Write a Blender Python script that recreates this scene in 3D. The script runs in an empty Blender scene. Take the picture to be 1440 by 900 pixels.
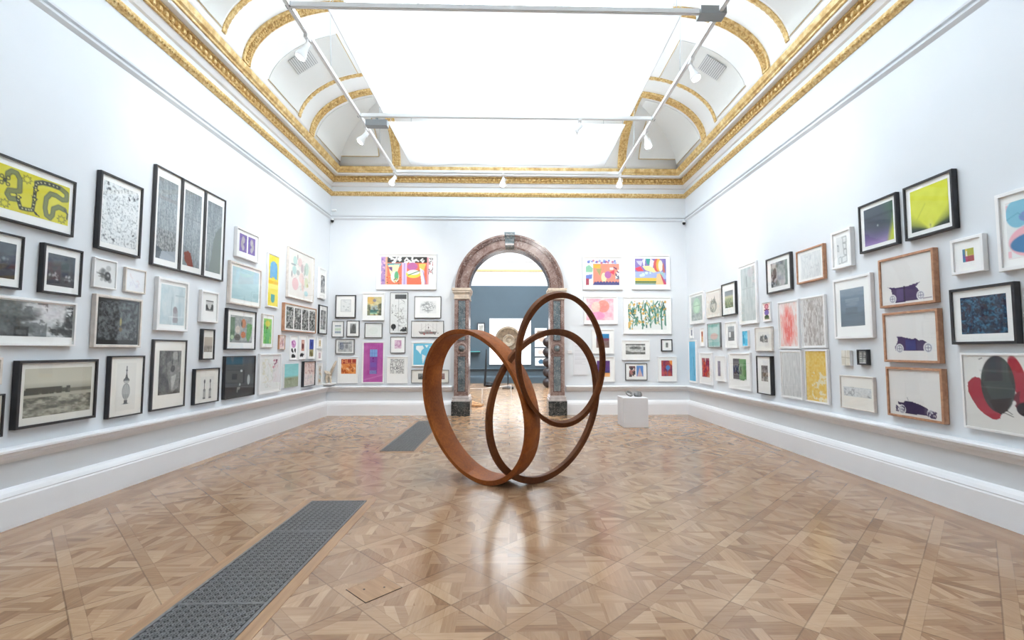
import bpy, bmesh, math, random
import numpy as np
from mathutils import Vector, Matrix
PI = math.pi
C = bpy.context.scene.collection
sc = bpy.context.scene

# ------------------------------------------------------------------ camera, light, exposure
F_PX, PX, VX, VY, EYE = 675.0, 733.5, 717.0, 493.0, 1.5
pitch = math.atan((VY - 450) / F_PX)
yaw = math.atan((PX - VX) / F_PX * math.cos(pitch))
cam_d = bpy.data.cameras.new('camera'); cam = bpy.data.objects.new('camera', cam_d); C.objects.link(cam)
cam_d.sensor_width = 36; cam_d.lens = 36 * F_PX / 1440; cam_d.shift_x = -(PX - 720) / 1440
cam_d.clip_start = 0.05; cam_d.clip_end = 200
cam.location = (0, 0, EYE); cam.rotation_euler = (PI / 2 + pitch, 0, -yaw)
sc.camera = cam
sc.view_settings.view_transform = 'Standard'; sc.view_settings.look = 'None'
sc.view_settings.gamma = 1; sc.view_settings.use_curve_mapping = False
sc.view_settings.exposure = 0.05
sc.cycles.max_bounces = 10; sc.cycles.diffuse_bounces = 5; sc.cycles.transparent_max_bounces = 10
sc.cycles.use_denoising = True; sc.cycles.sample_clamp_indirect = 6

XL, XR, YB, YF = -4.27, 4.25, 11.35, -2.6          # walls of the gallery
WALLT = 0.38; Y2 = YB + WALLT; Y3 = 22.3           # the next gallery through the arch

world = bpy.data.worlds.new('world'); sc.world = world; world.use_nodes = True
wb = world.node_tree.nodes['Background']; wb.inputs[0].default_value = (0.72, 0.86, 1.0, 1); wb.inputs[1].default_value = 1.2

def area(name, loc, sx, sy, power, col, rot=(0, 0, 0)):
    l = bpy.data.lights.new(name, 'AREA'); l.shape = 'RECTANGLE'; l.size = sx; l.size_y = sy; l.energy = power; l.color = col
    o = bpy.data.objects.new(name, l); C.objects.link(o); o.location = loc; o.rotation_euler = rot
    return o
DAY = (0.90, 0.955, 1.0)
area('next_gallery_daylight', (0, (Y2 + Y3) / 2, 7.9), 4.4, 7.0, 560, DAY)

# ------------------------------------------------------------------ helpers
def lin(c):
    return tuple(((x / 12.92) if x <= 0.04045 else ((x + 0.055) / 1.055) ** 2.4) for x in c)
def hexc(h):
    h = h.lstrip('#'); return tuple(int(h[i:i + 2], 16) / 255 for i in (0, 2, 4))
class NT:
    def __init__(s, name):
        s.m = bpy.data.materials.new(name); s.m.use_nodes = True; s.t = s.m.node_tree
        s.b = s.t.nodes['Principled BSDF']; s.out = s.t.nodes['Material Output']
    def n(s, t, **k):
        x = s.t.nodes.new(t)
        for a, v in k.items(): setattr(x, a, v)
        return x
    def l(s, a, b): s.t.links.new(a, b)
    def math(s, op, a, b=None, c=None):
        x = s.n('ShaderNodeMath', operation=op)
        for i, v in enumerate((a, b, c)):
            if v is None: continue
            if isinstance(v, (int, float)): x.inputs[i].default_value = v
            else: s.l(v, x.inputs[i])
        return x.outputs[0]
    def mix(s, f, a, b, mode='MIX'):
        x = s.n('ShaderNodeMix', data_type='RGBA', blend_type=mode)
        for i, v in ((0, f), (6, a), (7, b)):
            if isinstance(v, (int, float)): x.inputs[i].default_value = v
            elif isinstance(v, tuple): x.inputs[i].default_value = (*v[:3], 1)
            else: s.l(v, x.inputs[i])
        return x.outputs[2]
    def ramp(s, f, stops):
        r = s.n('ShaderNodeValToRGB'); e = r.color_ramp.elements
        while len(e) > 1: e.remove(e[0])
        for i, (p, c) in enumerate(stops):
            q = e[0] if i == 0 else e.new(p)
            q.position = p; q.color = (*lin(c), 1)
        s.l(f, r.inputs[0]); return r.outputs[0]
    def noise(s, scale, detail=3, vec=None, dim='3D', rough=.55):
        x = s.n('ShaderNodeTexNoise', noise_dimensions=dim); x.inputs['Scale'].default_value = scale
        x.inputs['Detail'].default_value = detail; x.inputs['Roughness'].default_value = rough
        if vec is not None: s.l(vec, x.inputs['Vector'])
        return x.outputs['Fac']
    def bump(s, h, strength, dist=.01):
        x = s.n('ShaderNodeBump'); x.inputs['Strength'].default_value = strength; x.inputs['Distance'].default_value = dist
        s.l(h, x.inputs['Height']); s.l(x.outputs[0], s.b.inputs['Normal'])
def obj_coord(t, scale=(1, 1, 1)):
    tc = t.n('ShaderNodeTexCoord'); mp = t.n('ShaderNodeMapping'); mp.inputs['Scale'].default_value = scale
    t.l(tc.outputs['Object'], mp.inputs[0]); return mp.outputs[0]
def paint(name, c, rough=.6, var=.02, nscale=3, metal=0, bump=0, spec=.5):
    t = NT(name); v = obj_coord(t); nz = t.noise(nscale, 3, v)
    lo = tuple(max(0, x * (1 - var)) for x in c); hi = tuple(min(1, x * (1 + var)) for x in c)
    t.l(t.ramp(nz, [(.3, lo), (.7, hi)]), t.b.inputs['Base Color'])
    t.b.inputs['Roughness'].default_value = rough; t.b.inputs['Metallic'].default_value = metal
    t.b.inputs['Specular IOR Level'].default_value = spec
    if bump: t.bump(t.noise(nscale * 20, 2, v), bump, .004)
    return t.m
M = {}
M['wall'] = paint('wall_paint', (.865, .882, .897), .75, .006, 1.5, spec=.3)
M['trim'] = paint('trim_paint', (.925, .93, .94), .45, .005, 2)
M['cove'] = paint('cove_plaster', (.965, .965, .96), .8, .006, 1, spec=.3)
M['covepanel'] = paint('cove_panel_paint', (.915, .92, .91), .8, .006, 1, spec=.3)
M['blue'] = paint('blue_grey_wall_paint', (.26, .315, .35), .7, .03, 1)
M['black'] = paint('black_frame_lacquer', (.16, .163, .178), .35, .15, 8)  # black lifted: a veil of haze is put into the colour
M['white'] = paint('white_frame_paint', (.93, .93, .93), .4, .01, 8)
M['offwhite'] = paint('limed_frame_wood', (.86, .83, .80), .5, .05, 12)
M['greyframe'] = paint('grey_frame_metal', (.50, .50, .50), .35, .05, 8, metal=.4)
M['dkgrey'] = paint('dark_grey_frame', (.27, .27, .28), .35, .06, 8)
M['mount'] = paint('white_mount_board', (.975, .975, .97), .8, .006, 5, spec=.2)
M['cream'] = paint('cream_mount_board', (.945, .935, .91), .8, .006, 5, spec=.2)
M['track'] = paint('white_track_metal', (.94, .945, .945), .3, .01, 4)
M['trackgrey'] = paint('grey_connector_metal', (.60, .62, .63), .35, .02, 4, metal=.3)
M['plinth'] = paint('white_plinth_paint', (.89, .89, .90), .5, .01, 3)
M['stone'] = paint('grey_stone', (.47, .47, .47), .6, .25, 30, bump=.3)
M['darkball'] = paint('dark_ball_bronze', (.13, .085, .085), .5, .3, 10, bump=.3)
M['wood_log'] = paint('driftwood', (.72, .55, .38), .7, .25, 14, bump=.4)
M['palewood'] = paint('pale_driftwood', (.78, .73, .66), .7, .12, 14, bump=.4)
M['disc'] = paint('carved_stone_disc', (.42, .355, .28), .7, .22, 9, bump=.5)
M['disc2'] = paint('pale_carved_stone', (.54, .49, .42), .7, .18, 9, bump=.5)
M['teal'] = paint('teal_glass_edge', (.30, .62, .62), .3, .03, 9)
M['blackmetal'] = paint('black_metal', (.06, .06, .07), .4, .1, 9)
M['cap'] = paint('cream_marble', (.80, .74, .67), .4, .08, 12)
M['basemould'] = paint('pale_marble', (.76, .73, .72), .4, .08, 12)
M['ventgrey'] = paint('pale_grille_paint', (.90, .905, .905), .5, .01, 5)
M['ventdark'] = paint('grey_slot_paint', (.72, .73, .735), .6, .01, 5)

def wood_frame():
    t = NT('oak_frame_wood'); v = obj_coord(t, (6, 6, 6)); nz = t.noise(4, 4, v)
    t.l(t.ramp(nz, [(.3, (.66, .47, .36)), (.7, (.78, .60, .47))]), t.b.inputs['Base Color'])
    t.b.inputs['Roughness'].default_value = .45; return t.m
M['oak'] = wood_frame()
def gold_mat(name, scale, strength):
    t = NT(name); v = obj_coord(t); nz = t.noise(scale, 3, v, rough=.6)
    t.l(t.ramp(nz, [(.28, (.74, .58, .34)), (.5, (.88, .75, .50)), (.70, (.97, .89, .68))]), t.b.inputs['Base Color'])
    t.b.inputs['Metallic'].default_value = .15; t.b.inputs['Roughness'].default_value = .42
    t.bump(t.noise(scale * 1.2, 3, v), strength, .02); return t.m
M['gold'] = gold_mat('gilded_plaster', 22, .6)
M['gold2'] = gold_mat('gilded_smooth_moulding', 9, .12)
M['goldline'] = paint('thin_gilt_line', (.80, .70, .50), .5, .04, 10, metal=.2)
def marble(name, stops, scale, rough=.22, stretch=(1, 1, 1), veins=True):
    t = NT(name); v = obj_coord(t, stretch)
    a = t.noise(scale, 8, v, rough=.65)
    w = t.n('ShaderNodeTexNoise'); w.inputs['Scale'].default_value = scale * 2.2; w.inputs['Detail'].default_value = 6
    w.inputs['Distortion'].default_value = 1.6; t.l(v, w.inputs['Vector'])
    base = t.ramp(a, stops)
    vn = t.math('ABSOLUTE', t.math('SUBTRACT', w.outputs['Fac'], .5)); vm = t.math('LESS_THAN', vn, .012)
    t.l(t.mix(t.math('MULTIPLY', vm, .45 if veins else 0), base, lin((.80, .76, .74))), t.b.inputs['Base Color'])
    t.b.inputs['Roughness'].default_value = rough; return t.m
M['rmarble'] = marble('red_grey_marble', [(.25, (.36, .27, .26)), (.45, (.52, .42, .39)), (.6, (.62, .54, .51)), (.75, (.48, .36, .33))], 3.2)
M['rmarble2'] = marble('dark_red_marble', [(.25, (.26, .18, .16)), (.5, (.38, .28, .25)), (.75, (.48, .37, .33))], 4)
M['gmarble'] = marble('green_grey_marble', [(.25, (.25, .29, .30)), (.5, (.38, .43, .45)), (.75, (.52, .56, .57))], 4)
M['bmarble'] = marble('black_marble', [(.25, (.10, .11, .11)), (.55, (.20, .22, .22)), (.8, (.32, .34, .34))], 5)

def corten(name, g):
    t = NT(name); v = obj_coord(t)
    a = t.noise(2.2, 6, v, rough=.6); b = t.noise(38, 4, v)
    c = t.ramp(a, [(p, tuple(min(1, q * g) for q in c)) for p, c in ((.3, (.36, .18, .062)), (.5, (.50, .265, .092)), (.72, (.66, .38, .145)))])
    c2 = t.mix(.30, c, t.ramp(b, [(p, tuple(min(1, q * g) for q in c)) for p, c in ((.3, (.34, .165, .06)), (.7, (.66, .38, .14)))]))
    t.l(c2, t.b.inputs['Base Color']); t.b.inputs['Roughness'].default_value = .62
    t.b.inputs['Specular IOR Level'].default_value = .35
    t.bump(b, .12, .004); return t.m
M['corten'] = corten('lit_orange_rusted_steel', 1.18); M['corten_shaded'] = corten('shaded_rusted_steel', .80)  # one steel in two tones: lit for the broad ring, shaded for the others

def parquet():
    t = NT('oak_parquet'); g = t.n('ShaderNodeNewGeometry'); sp = t.n('ShaderNodeSeparateXYZ'); t.l(g.outputs['Position'], sp.inputs[0])
    x, y = sp.outputs[0], sp.outputs[1]
    S = .555
    u = t.math('DIVIDE', t.math('ADD', t.math('SUBTRACT', x, y), 1.07 + S * 40), S)
    v = t.math('DIVIDE', t.math('ADD', t.math('ADD', x, y), -4.82 + S * 40), S)
    iu, iv = t.math('FLOOR', u), t.math('FLOOR', v); fu, fv = t.math('FRACT', u), t.math('FRACT', v)
    def wn(a, b, c):
        cb = t.n('ShaderNodeCombineXYZ')
        for i, q in enumerate((a, b, c)):
            if isinstance(q, (int, float)): cb.inputs[i].default_value = q
            else: t.l(q, cb.inputs[i])
        w = t.n('ShaderNodeTexWhiteNoise', noise_dimensions='3D'); t.l(cb.outputs[0], w.inputs['Vector']); return w.outputs['Value']
    BW = .19
    bu, bv = t.math('LESS_THAN', fu, BW), t.math('LESS_THAN', fv, BW)
    beam = t.math('MAXIMUM', bu, bv)
    # four triangles meeting in the middle of the square, boards along x or y
    cu = t.math('SUBTRACT', fu, .5 + BW / 2); cv = t.math('SUBTRACT', fv, .5 + BW / 2)
    tri = t.math('GREATER_THAN', t.math('ABSOLUTE', cu), t.math('ABSOLUTE', cv))
    flip = t.math('GREATER_THAN', wn(iu, iv, 3.3), .62)
    tri2 = t.math('ABSOLUTE', t.math('SUBTRACT', tri, flip))
    sgn = t.math('GREATER_THAN', t.math('ADD', cu, cv), 0)
    orient = t.math('GREATER_THAN', wn(iu, iv, t.math('ADD', sgn, t.math('MULTIPLY', tri2, 2))), .5)
    PW = .062
    px = t.math('FLOOR', t.math('DIVIDE', x, PW)); py = t.math('FLOOR', t.math('DIVIDE', y, PW))
    pd = t.math('FLOOR', t.math('DIVIDE', t.math('ADD', x, t.math('MULTIPLY', y, .42)), PW))
    plank = t.math('ADD', t.math('MULTIPLY', orient, px), t.math('MULTIPLY', t.math('SUBTRACT', 1, orient), py))
    plank = t.math('ADD', plank, t.math('MULTIPLY', t.math('MULTIPLY', flip, tri2), t.math('SUBTRACT', pd, plank)))
    inner = wn(plank, t.math('ADD', iu, t.math('MULTIPLY', iv, 57.3)), t.math('ADD', tri2, t.math('MULTIPLY', sgn, 2)))
    beamv = wn(iu, iv, t.math('ADD', 7.7, bu))
    val = t.math('ADD', t.math('MULTIPLY', beam, beamv), t.math('MULTIPLY', t.math('SUBTRACT', 1, beam), inner))
    # plain border boards along the side and end walls
    ax = t.math('ABSOLUTE', x); bord = t.math('GREATER_THAN', ax, 3.86)
    bval = wn(t.math('FLOOR', t.math('DIVIDE', x, .085)), t.math('FLOOR', t.math('DIVIDE', y, .9)), 1.1)
    val = t.math('ADD', t.math('MULTIPLY', bord, t.math('MULTIPLY', bval, .55)), t.math('MULTIPLY', t.math('SUBTRACT', 1, bord), val))
    # grain
    tc = t.n('ShaderNodeMapping'); t.l(g.outputs['Position'], tc.inputs[0])
    gm = t.n('ShaderNodeCombineXYZ')
    t.l(t.math('ADD', t.math('MULTIPLY', x, t.math('ADD', 5, t.math('MULTIPLY', orient, 55))), t.math('MULTIPLY', plank, 3.1)), gm.inputs[0])
    t.l(t.math('MULTIPLY', y, t.math('SUBTRACT', 60, t.math('MULTIPLY', orient, 55))), gm.inputs[1])
    grain = t.noise(1, 4, gm.outputs[0], rough=.6); big = t.noise(.5, 4, g.outputs['Position']); blot = t.noise(3.2, 5, g.outputs['Position'])
    vv = t.math('ADD', t.math('MULTIPLY', val, .40), t.math('ADD', t.math('MULTIPLY', grain, .36), t.math('MULTIPLY', blot, .18)))
    col = t.ramp(vv, [(.14, (.48, .35, .25)), (.36, (.625, .485, .365)), (.58, (.715, .575, .445)), (.80, (.80, .68, .55))])
    col = t.mix(t.math('MULTIPLY', t.math('SUBTRACT', big, .42), .9), col, lin((.50, .36, .25)))
    # seams
    du = t.math('MINIMUM', fu, t.math('SUBTRACT', 1, fu)); dv = t.math('MINIMUM', fv, t.math('SUBTRACT', 1, fv))
    seam = t.math('LESS_THAN', t.math('MINIMUM', du, dv), .010)
    e1 = t.math('LESS_THAN', t.math('ABSOLUTE', t.math('SUBTRACT', fu, BW)), .006); e2 = t.math('LESS_THAN', t.math('ABSOLUTE', t.math('SUBTRACT', fv, BW)), .006)
    sm = t.math('MAXIMUM', t.math('MULTIPLY', seam, .5), t.math('MULTIPLY', t.math('MAXIMUM', e1, e2), .22))
    sm = t.math('MULTIPLY', sm, t.math('SUBTRACT', 1, bord))
    sm = t.math('MULTIPLY', sm, t.math('ADD', .35, t.math('MULTIPLY', t.noise(2.5, 2, g.outputs['Position']), .9)))
    col = t.mix(sm, col, lin((.20, .13, .09)))
    t.l(col, t.b.inputs['Base Color'])
    r = t.math('ADD', .12, t.math('MULTIPLY', blot, .14)); t.l(r, t.b.inputs['Roughness'])
    t.b.inputs['Specular IOR Level'].default_value = .62
    t.bump(t.math('ADD', t.math('MULTIPLY', grain, .3), t.math('ADD', t.math('MULTIPLY', sm, -1), t.math('MULTIPLY', val, .25))), .05, .003)
    return t.m
M['floor'] = parquet()
def plankmat():
    t = NT('oak_edging'); v = obj_coord(t, (30, 2, 2)); nz = t.noise(1, 4, v)
    t.l(t.ramp(nz, [(.3, (.62, .47, .34)), (.7, (.72, .57, .43))]), t.b.inputs['Base Color']); t.b.inputs['Roughness'].default_value = .3; return t.m
M['edging'] = plankmat()

def glass_pane():
    t = NT('picture_glazing'); tr = t.n('ShaderNodeBsdfTransparent'); gl = t.n('ShaderNodeBsdfGlossy'); gl.inputs['Roughness'].default_value = .02
    fr = t.n('ShaderNodeFresnel'); mx = t.n('ShaderNodeMixShader'); ge = t.n('ShaderNodeNewGeometry')
    t.l(t.math('ADD', 1.5, t.math('MULTIPLY', ge.outputs['Backfacing'], 1 / 1.5 - 1.5)), fr.inputs['IOR'])
    tr.inputs['Color'].default_value = (.98, .985, .98, 1)
    t.l(fr.outputs[0], mx.inputs[0]); t.l(tr.outputs[0], mx.inputs[1]); t.l(gl.outputs[0], mx.inputs[2]); t.l(mx.outputs[0], t.out.inputs[0])
    return t.m
M['glass'] = glass_pane()
def printmat(name, rough, spec):
    t = NT(name); a = t.n('ShaderNodeAttribute'); a.attribute_name = 'ink'; t.l(a.outputs['Color'], t.b.inputs['Base Color'])
    t.b.inputs['Roughness'].default_value = rough; t.b.inputs['Specular IOR Level'].default_value = spec; return t.m
M['print'] = printmat('printed_paper', .8, .2)
def scrim_mat():
    t = NT('white_scrim_fabric'); tl = t.n('ShaderNodeBsdfTranslucent'); df = t.n('ShaderNodeBsdfDiffuse'); mx = t.n('ShaderNodeMixShader')
    tl.inputs[0].default_value = (1, 1, 1, 1); df.inputs[0].default_value = (.9, .9, .9, 1); mx.inputs[0].default_value = .42
    t.l(tl.outputs[0], mx.inputs[1]); t.l(df.outputs[0], mx.inputs[2]); t.l(mx.outputs[0], t.out.inputs[0]); return t.m
M['scrim'] = scrim_mat()
def emit(name, c, s):
    t = NT(name); t.b.inputs['Base Color'].default_value = (*lin(c), 1)
    t.b.inputs['Emission Color'].default_value = (*lin(c), 1); t.b.inputs['Emission Strength'].default_value = s; return t.m
M['skyglass'] = emit('daylit_frosted_glazing', (.925, .968, 1), 8.0)
M['lamp'] = emit('lit_lamp_face', (1, .98, .94), 3.0)

class MB:
    """collects shapes, then links them as one mesh object"""
    def __init__(s): s.bm = bmesh.new()
    def box(s, x0, x1, y0, y1, z0, z1, mi=0):
        v = [s.bm.verts.new(p) for p in ((x0, y0, z0), (x1, y0, z0), (x1, y1, z0), (x0, y1, z0), (x0, y0, z1), (x1, y0, z1), (x1, y1, z1), (x0, y1, z1))]
        for f in ((0, 3, 2, 1), (4, 5, 6, 7), (0, 1, 5, 4), (1, 2, 6, 5), (2, 3, 7, 6), (3, 0, 4, 7)):
            q = s.bm.faces.new([v[i] for i in f]); q.material_index = mi
        return s
    def prism(s, pts, n):                      # pts: closed polygon (3-D), n: extrusion vector
        a = [s.bm.verts.new(p) for p in pts]; b = [s.bm.verts.new(Vector(p) + Vector(n)) for p in pts]
        s.bm.faces.new(a); s.bm.faces.new(b[::-1])
        for i in range(len(a)):
            j = (i + 1) % len(a); s.bm.faces.new((a[j], a[i], b[i], b[j]))
        return s
    def loft(s, rings, closed=True, caps=True, loop=False):
        R = [[s.bm.verts.new(p) for p in r] for r in rings]
        k = len(R) if loop else len(R) - 1
        for i in range(k):
            A, B = R[i], R[(i + 1) % len(R)]; n = len(A)
            for j in range(n if closed else n - 1):
                s.bm.faces.new((A[j], A[(j + 1) % n], B[(j + 1) % n], B[j]))
        if caps and closed and not loop:
            s.bm.faces.new(R[0][::-1]); s.bm.faces.new(R[-1])
        return s
    def tube(s, pts, r, n=8, closed_path=False):
        pts = [Vector(p) for p in pts]; rings = []
        for i, p in enumerate(pts):
            a = pts[max(0, i - 1)] if not closed_path else pts[i - 1]; b = pts[min(len(pts) - 1, i + 1)] if not closed_path else pts[(i + 1) % len(pts)]
            d = (b - a).normalized(); up = Vector((0, 0, 1)) if abs(d.z) < .95 else Vector((1, 0, 0))
            e = d.cross(up).normalized(); f = e.cross(d); rr = r[i] if isinstance(r, (list, tuple)) else r
            rings.append([p + e * math.cos(2 * PI * k / n) * rr + f * math.sin(2 * PI * k / n) * rr for k in range(n)])
        return s.loft(rings, loop=closed_path)
    def lathe(s, prof, n=24, loc=(0, 0, 0), axis=None):   # prof: (r, h)
        q = Vector((0, 0, 1)).rotation_difference(Vector(axis)) if axis is not None else None
        rings = []
        for r, h in prof:
            ring = []
            for k in range(n):
                p = Vector((max(r, 1e-4) * math.cos(2 * PI * k / n), max(r, 1e-4) * math.sin(2 * PI * k / n), h))
                if q: p = q @ p
                ring.append(p + Vector(loc))
            rings.append(ring)
        return s.loft(rings)
    def quad(s, *p):
        s.bm.faces.new([s.bm.verts.new(x) for x in p]); return s
    def build(s, name, mats, parent=None, smooth=False, bevel=0, recalc=True, wn=False):
        if recalc: bmesh.ops.recalc_face_normals(s.bm, faces=s.bm.faces)
        me = bpy.data.meshes.new(name); s.bm.to_mesh(me); s.bm.free()
        for m in (mats if isinstance(mats, (list, tuple)) else [mats]): me.materials.append(m)
        if smooth: me.polygons.foreach_set('use_smooth', [True] * len(me.polygons))
        o = bpy.data.objects.new(name, me); C.objects.link(o)
        if parent is not None: o.parent = parent
        if bevel:
            b = o.modifiers.new('bevel', 'BEVEL'); b.width = bevel; b.segments = 2; b.limit_method = 'ANGLE'; b.angle_limit = .6
        if smooth:
            e = o.modifiers.new('edge', 'EDGE_SPLIT'); e.split_angle = .7
        return o
def tag(o, label=None, cat=None, group=None, kind=None):
    if label: o['label'] = label
    if cat: o['category'] = cat
    if group: o['group'] = group
    if kind: o['kind'] = kind
    return o
def empty(name, loc, rz=0, label=None, cat=None, group=None):
    o = bpy.data.objects.new(name, None); C.objects.link(o); o.location = loc; o.rotation_euler = (0, 0, rz); o.empty_display_size = .1
    return tag(o, label, cat, group)
def struct(o): o['kind'] = 'structure'; return o

# ------------------------------------------------------------------ floor and walls
struct(MB().box(XL - .2, XR + .2, YF - .2, Y3 + .2, -.12, 0).build('floor', M['floor']))
ZT = 5.82
CX, AR, SPR = -.01, .985, 2.96            # arch centre, opening radius, springing height
struct(MB().box(XL - .25, XL, YF, YB, 0, ZT).build('wall_left', M['wall']))
struct(MB().box(XR, XR + .25, YF, YB, 0, ZT).build('wall_right', M['wall']))
struct(MB().box(XL - .25, XR + .25, YF - .25, YF, 0, ZT).build('wall_front', M['wall']))
def arch_outline(r, cx=CX, spr=SPR, n=40):
    return [(cx - r * math.cos(PI * k / n), spr + r * math.sin(PI * k / n)) for k in range(n + 1)]
def pierced_wall(name, y0, y1, mat, x0=XL, x1=XR, zt=ZT, r=AR + .05):
    mb = MB(); ar = arch_outline(r); bm = mb.bm
    poly = [(x0, 0), (CX - r, 0)] + ar + [(CX + r, 0), (x1, 0), (x1, zt), (CX, zt), (x0, zt)]
    L = [(x0, 0)] + [(CX - r, 0)] + [p for p in ar if p[0] <= CX + 1e-6] + [(CX, zt), (x0, zt)]
    Rr = [(CX, zt)] + [p for p in ar if p[0] >= CX - 1e-6] + [(CX + r, 0), (x1, 0), (x1, zt)]
    for P in (L, Rr): mb.prism([(x, y0, z) for x, z in P], (0, y1 - y0, 0))
    return struct(mb.build(name, mat))
pierced_wall('wall_back', YB, YB + .19, M['wall'])
pierced_wall('wall_next_gallery_front', YB + .19, Y2, M['wall'])
# next gallery
struct(MB().box(XL - .25, XR + .25, Y3, Y3 + .2, 0, 4.52).build('wall_next_gallery_back', M['blue']))
struct(MB().box(XL - .25, XR + .25, Y3 + .01, Y3 + .2, 4.52, ZT).build('wall_next_gallery_upper', M['wall']))
struct(MB().box(XL - .25, XL, Y2, Y3, 0, ZT).build('wall_next_gallery_left', M['wall']))
struct(MB().box(XR, XR + .25, Y2, Y3, 0, ZT).build('wall_next_gallery_right', M['wall']))

def run(name, prof, x0, x1, y0, y1, mat, sides='LRBF', gap=None, smooth=False):
    """mouldings: prof is a closed polygon of (projection, z) carried round the room, one object per side"""
    for s_ in sides:
        mb = MB()
        def P(kind, t, d):
            if kind == 'L': return (x0 + d, y0 + d if t == 0 else y1 - d)
            if kind == 'R': return (x1 - d, y0 + d if t == 0 else y1 - d)
            if kind == 'B': return (x0 + d if t == 0 else x1 - d, y1 - d)
            return (x0 + d if t == 0 else x1 - d, y0 + d)
        if s_ == 'B' and gap:
            segs = [(0, gap[0]), (gap[1], 1)]
            for a, b in segs:
                ra = [(*P('B', 0, d), z) if a == 0 else (a, y1 - d, z) for d, z in prof]
                rb = [(*P('B', 1, d), z) if b == 1 else (b, y1 - d, z) for d, z in prof]
                mb.loft([ra, rb])
        else:
            mb.loft([[(*P(s_, 0, d), z) for d, z in prof], [(*P(s_, 1, d), z) for d, z in prof]])
        side = dict(L='left', R='right', B='back', F='front')[s_]
        struct(mb.build(name.replace('SIDE', side), mat, smooth=smooth))
GAP = (CX - 1.33, CX + 1.33)
base_prof = [(0, 0), (.065, 0), (.065, .245), (.058, .26), (.06, .27), (.045, .30), (.025, .325), (0, .335)]
run('baseboard_SIDE', base_prof, XL, XR, YF, YB, M['trim'], gap=GAP)
dado = [(0, .545), (.02, .55), (.03, .575), (.055, .60), (.075, .61), (.08, .635), (.10, .645), (.10, .665), (.085, .675), (0, .68)]
run('trim_dado_SIDE', dado, XL, XR, YF, YB, M['trim'], gap=GAP)
rail = [(0, 4.60), (.035, 4.635), (.035, 4.65), (.012, 4.655), (.012, 4.68), (.04, 4.69), (.045, 4.712), (0, 4.72)]
run('trim_picture_rail_SIDE', rail, XL, XR, YF, YB, M['wall'])
run('trim_frieze_gilt_SIDE', [(0, 5.185), (.02, 5.19), (.03, 5.205), (.055, 5.235), (.065, 5.26), (.065, 5.275), (.03, 5.285), (0, 5.29)], XL, XR, YF, YB, M['gold'])
run('trim_cornice_lower_SIDE', [(0, 5.40), (.03, 5.42), (.07, 5.49), (.07, 5.63), (0, 5.63)], XL, XR, YF, YB, M['trim'])
run('trim_cornice_corona_SIDE', [(0, 5.625), (.215, 5.63), (.225, 5.645), (.225, 5.70), (.26, 5.72), (.26, 5.80), (0, 5.80)], XL, XR, YF, YB, M['trim'])
run('trim_cornice_gilt_top_SIDE', [(.225, 5.672), (.25, 5.675), (.255, 5.70), (.285, 5.72), (.30, 5.765), (.305, 5.785), (.30, 5.80), (.225, 5.80)], XL, XR, YF, YB, M['gold2'])
def bead_row(side, z, d, pitch, r, nm):
    mb = MB(); a, b = (YF + .3, YB - .09) if side in 'LR' else (XL + .09, XR - .09); n = int((b - a) / pitch)
    for i in range(n):
        t = a + (i + .5) * (b - a) / n; c = (XL + d, t) if side == 'L' else (XR - d, t) if side == 'R' else (t, YB - d)
        mb.loft([[(c[0] + r * q * math.cos(PI * k / 3), c[1] + r * q * math.sin(PI * k / 3), z + r * h) for k in range(6)] for q, h in ((.5, -.85), (1, 0), (.5, .85))])
    struct(mb.build('trim_beads_' + dict(L='left', R='right', B='back')[side] + nm, M['gold']))
for s_ in 'LRB': bead_row(s_, 5.228, .052, .046, .017, '')
# egg and dart band: a gilt strip carrying a row of eggs and darts
def egg_band(side):
    mb = MB(); prof = [(.07, 5.497), (.10, 5.50), (.105, 5.515), (.085, 5.53), (.105, 5.60), (.14, 5.61), (.14, 5.625), (.07, 5.627)]
    if side in 'LR':
        X = (lambda d: XL + d) if side == 'L' else (lambda d: XR - d)
        mb.loft([[(X(d), YF + d, z) for d, z in prof], [(X(d), YB - d, z) for d, z in prof]])
        a, b = YF + .2, YB - .14
        put = lambda t, d: (X(d), t)
    else:
        mb.loft([[(XL + d, YB - d, z) for d, z in prof], [(XR - d, YB - d, z) for d, z in prof]])
        a, b = XL + .14, XR - .14; put = lambda t, d: (t, YB - d)
    n = int((b - a) / .105)
    for i in range(n):
        t = a + (i + .5) * (b - a) / n; w = .036
        rings = []
        for (rr, zz) in ((.3, 5.525), (.85, 5.54), (1, 5.562), (.85, 5.588), (.35, 5.603)):
            rings.append([(*put(t + w * rr * math.cos(PI * k / 4), .098 + .034 * rr * math.sin(PI * k / 4)), zz) for k in range(8)])
        mb.loft(rings)
        t2 = t + (b - a) / n / 2
        if i < n - 1: mb.loft([[(*put(t2 - .006, .10), 5.53), (*put(t2 + .006, .10), 5.53), (*put(t2, .128), 5.53)], [(*put(t2 - .010, .10), 5.60), (*put(t2 + .010, .10), 5.60), (*put(t2, .135), 5.60)]])
    return struct(mb.build('trim_egg_and_dart_' + dict(L='left', R='right', B='back')[side], M['gold']))
for s_ in 'LRB': egg_band(s_)

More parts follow.
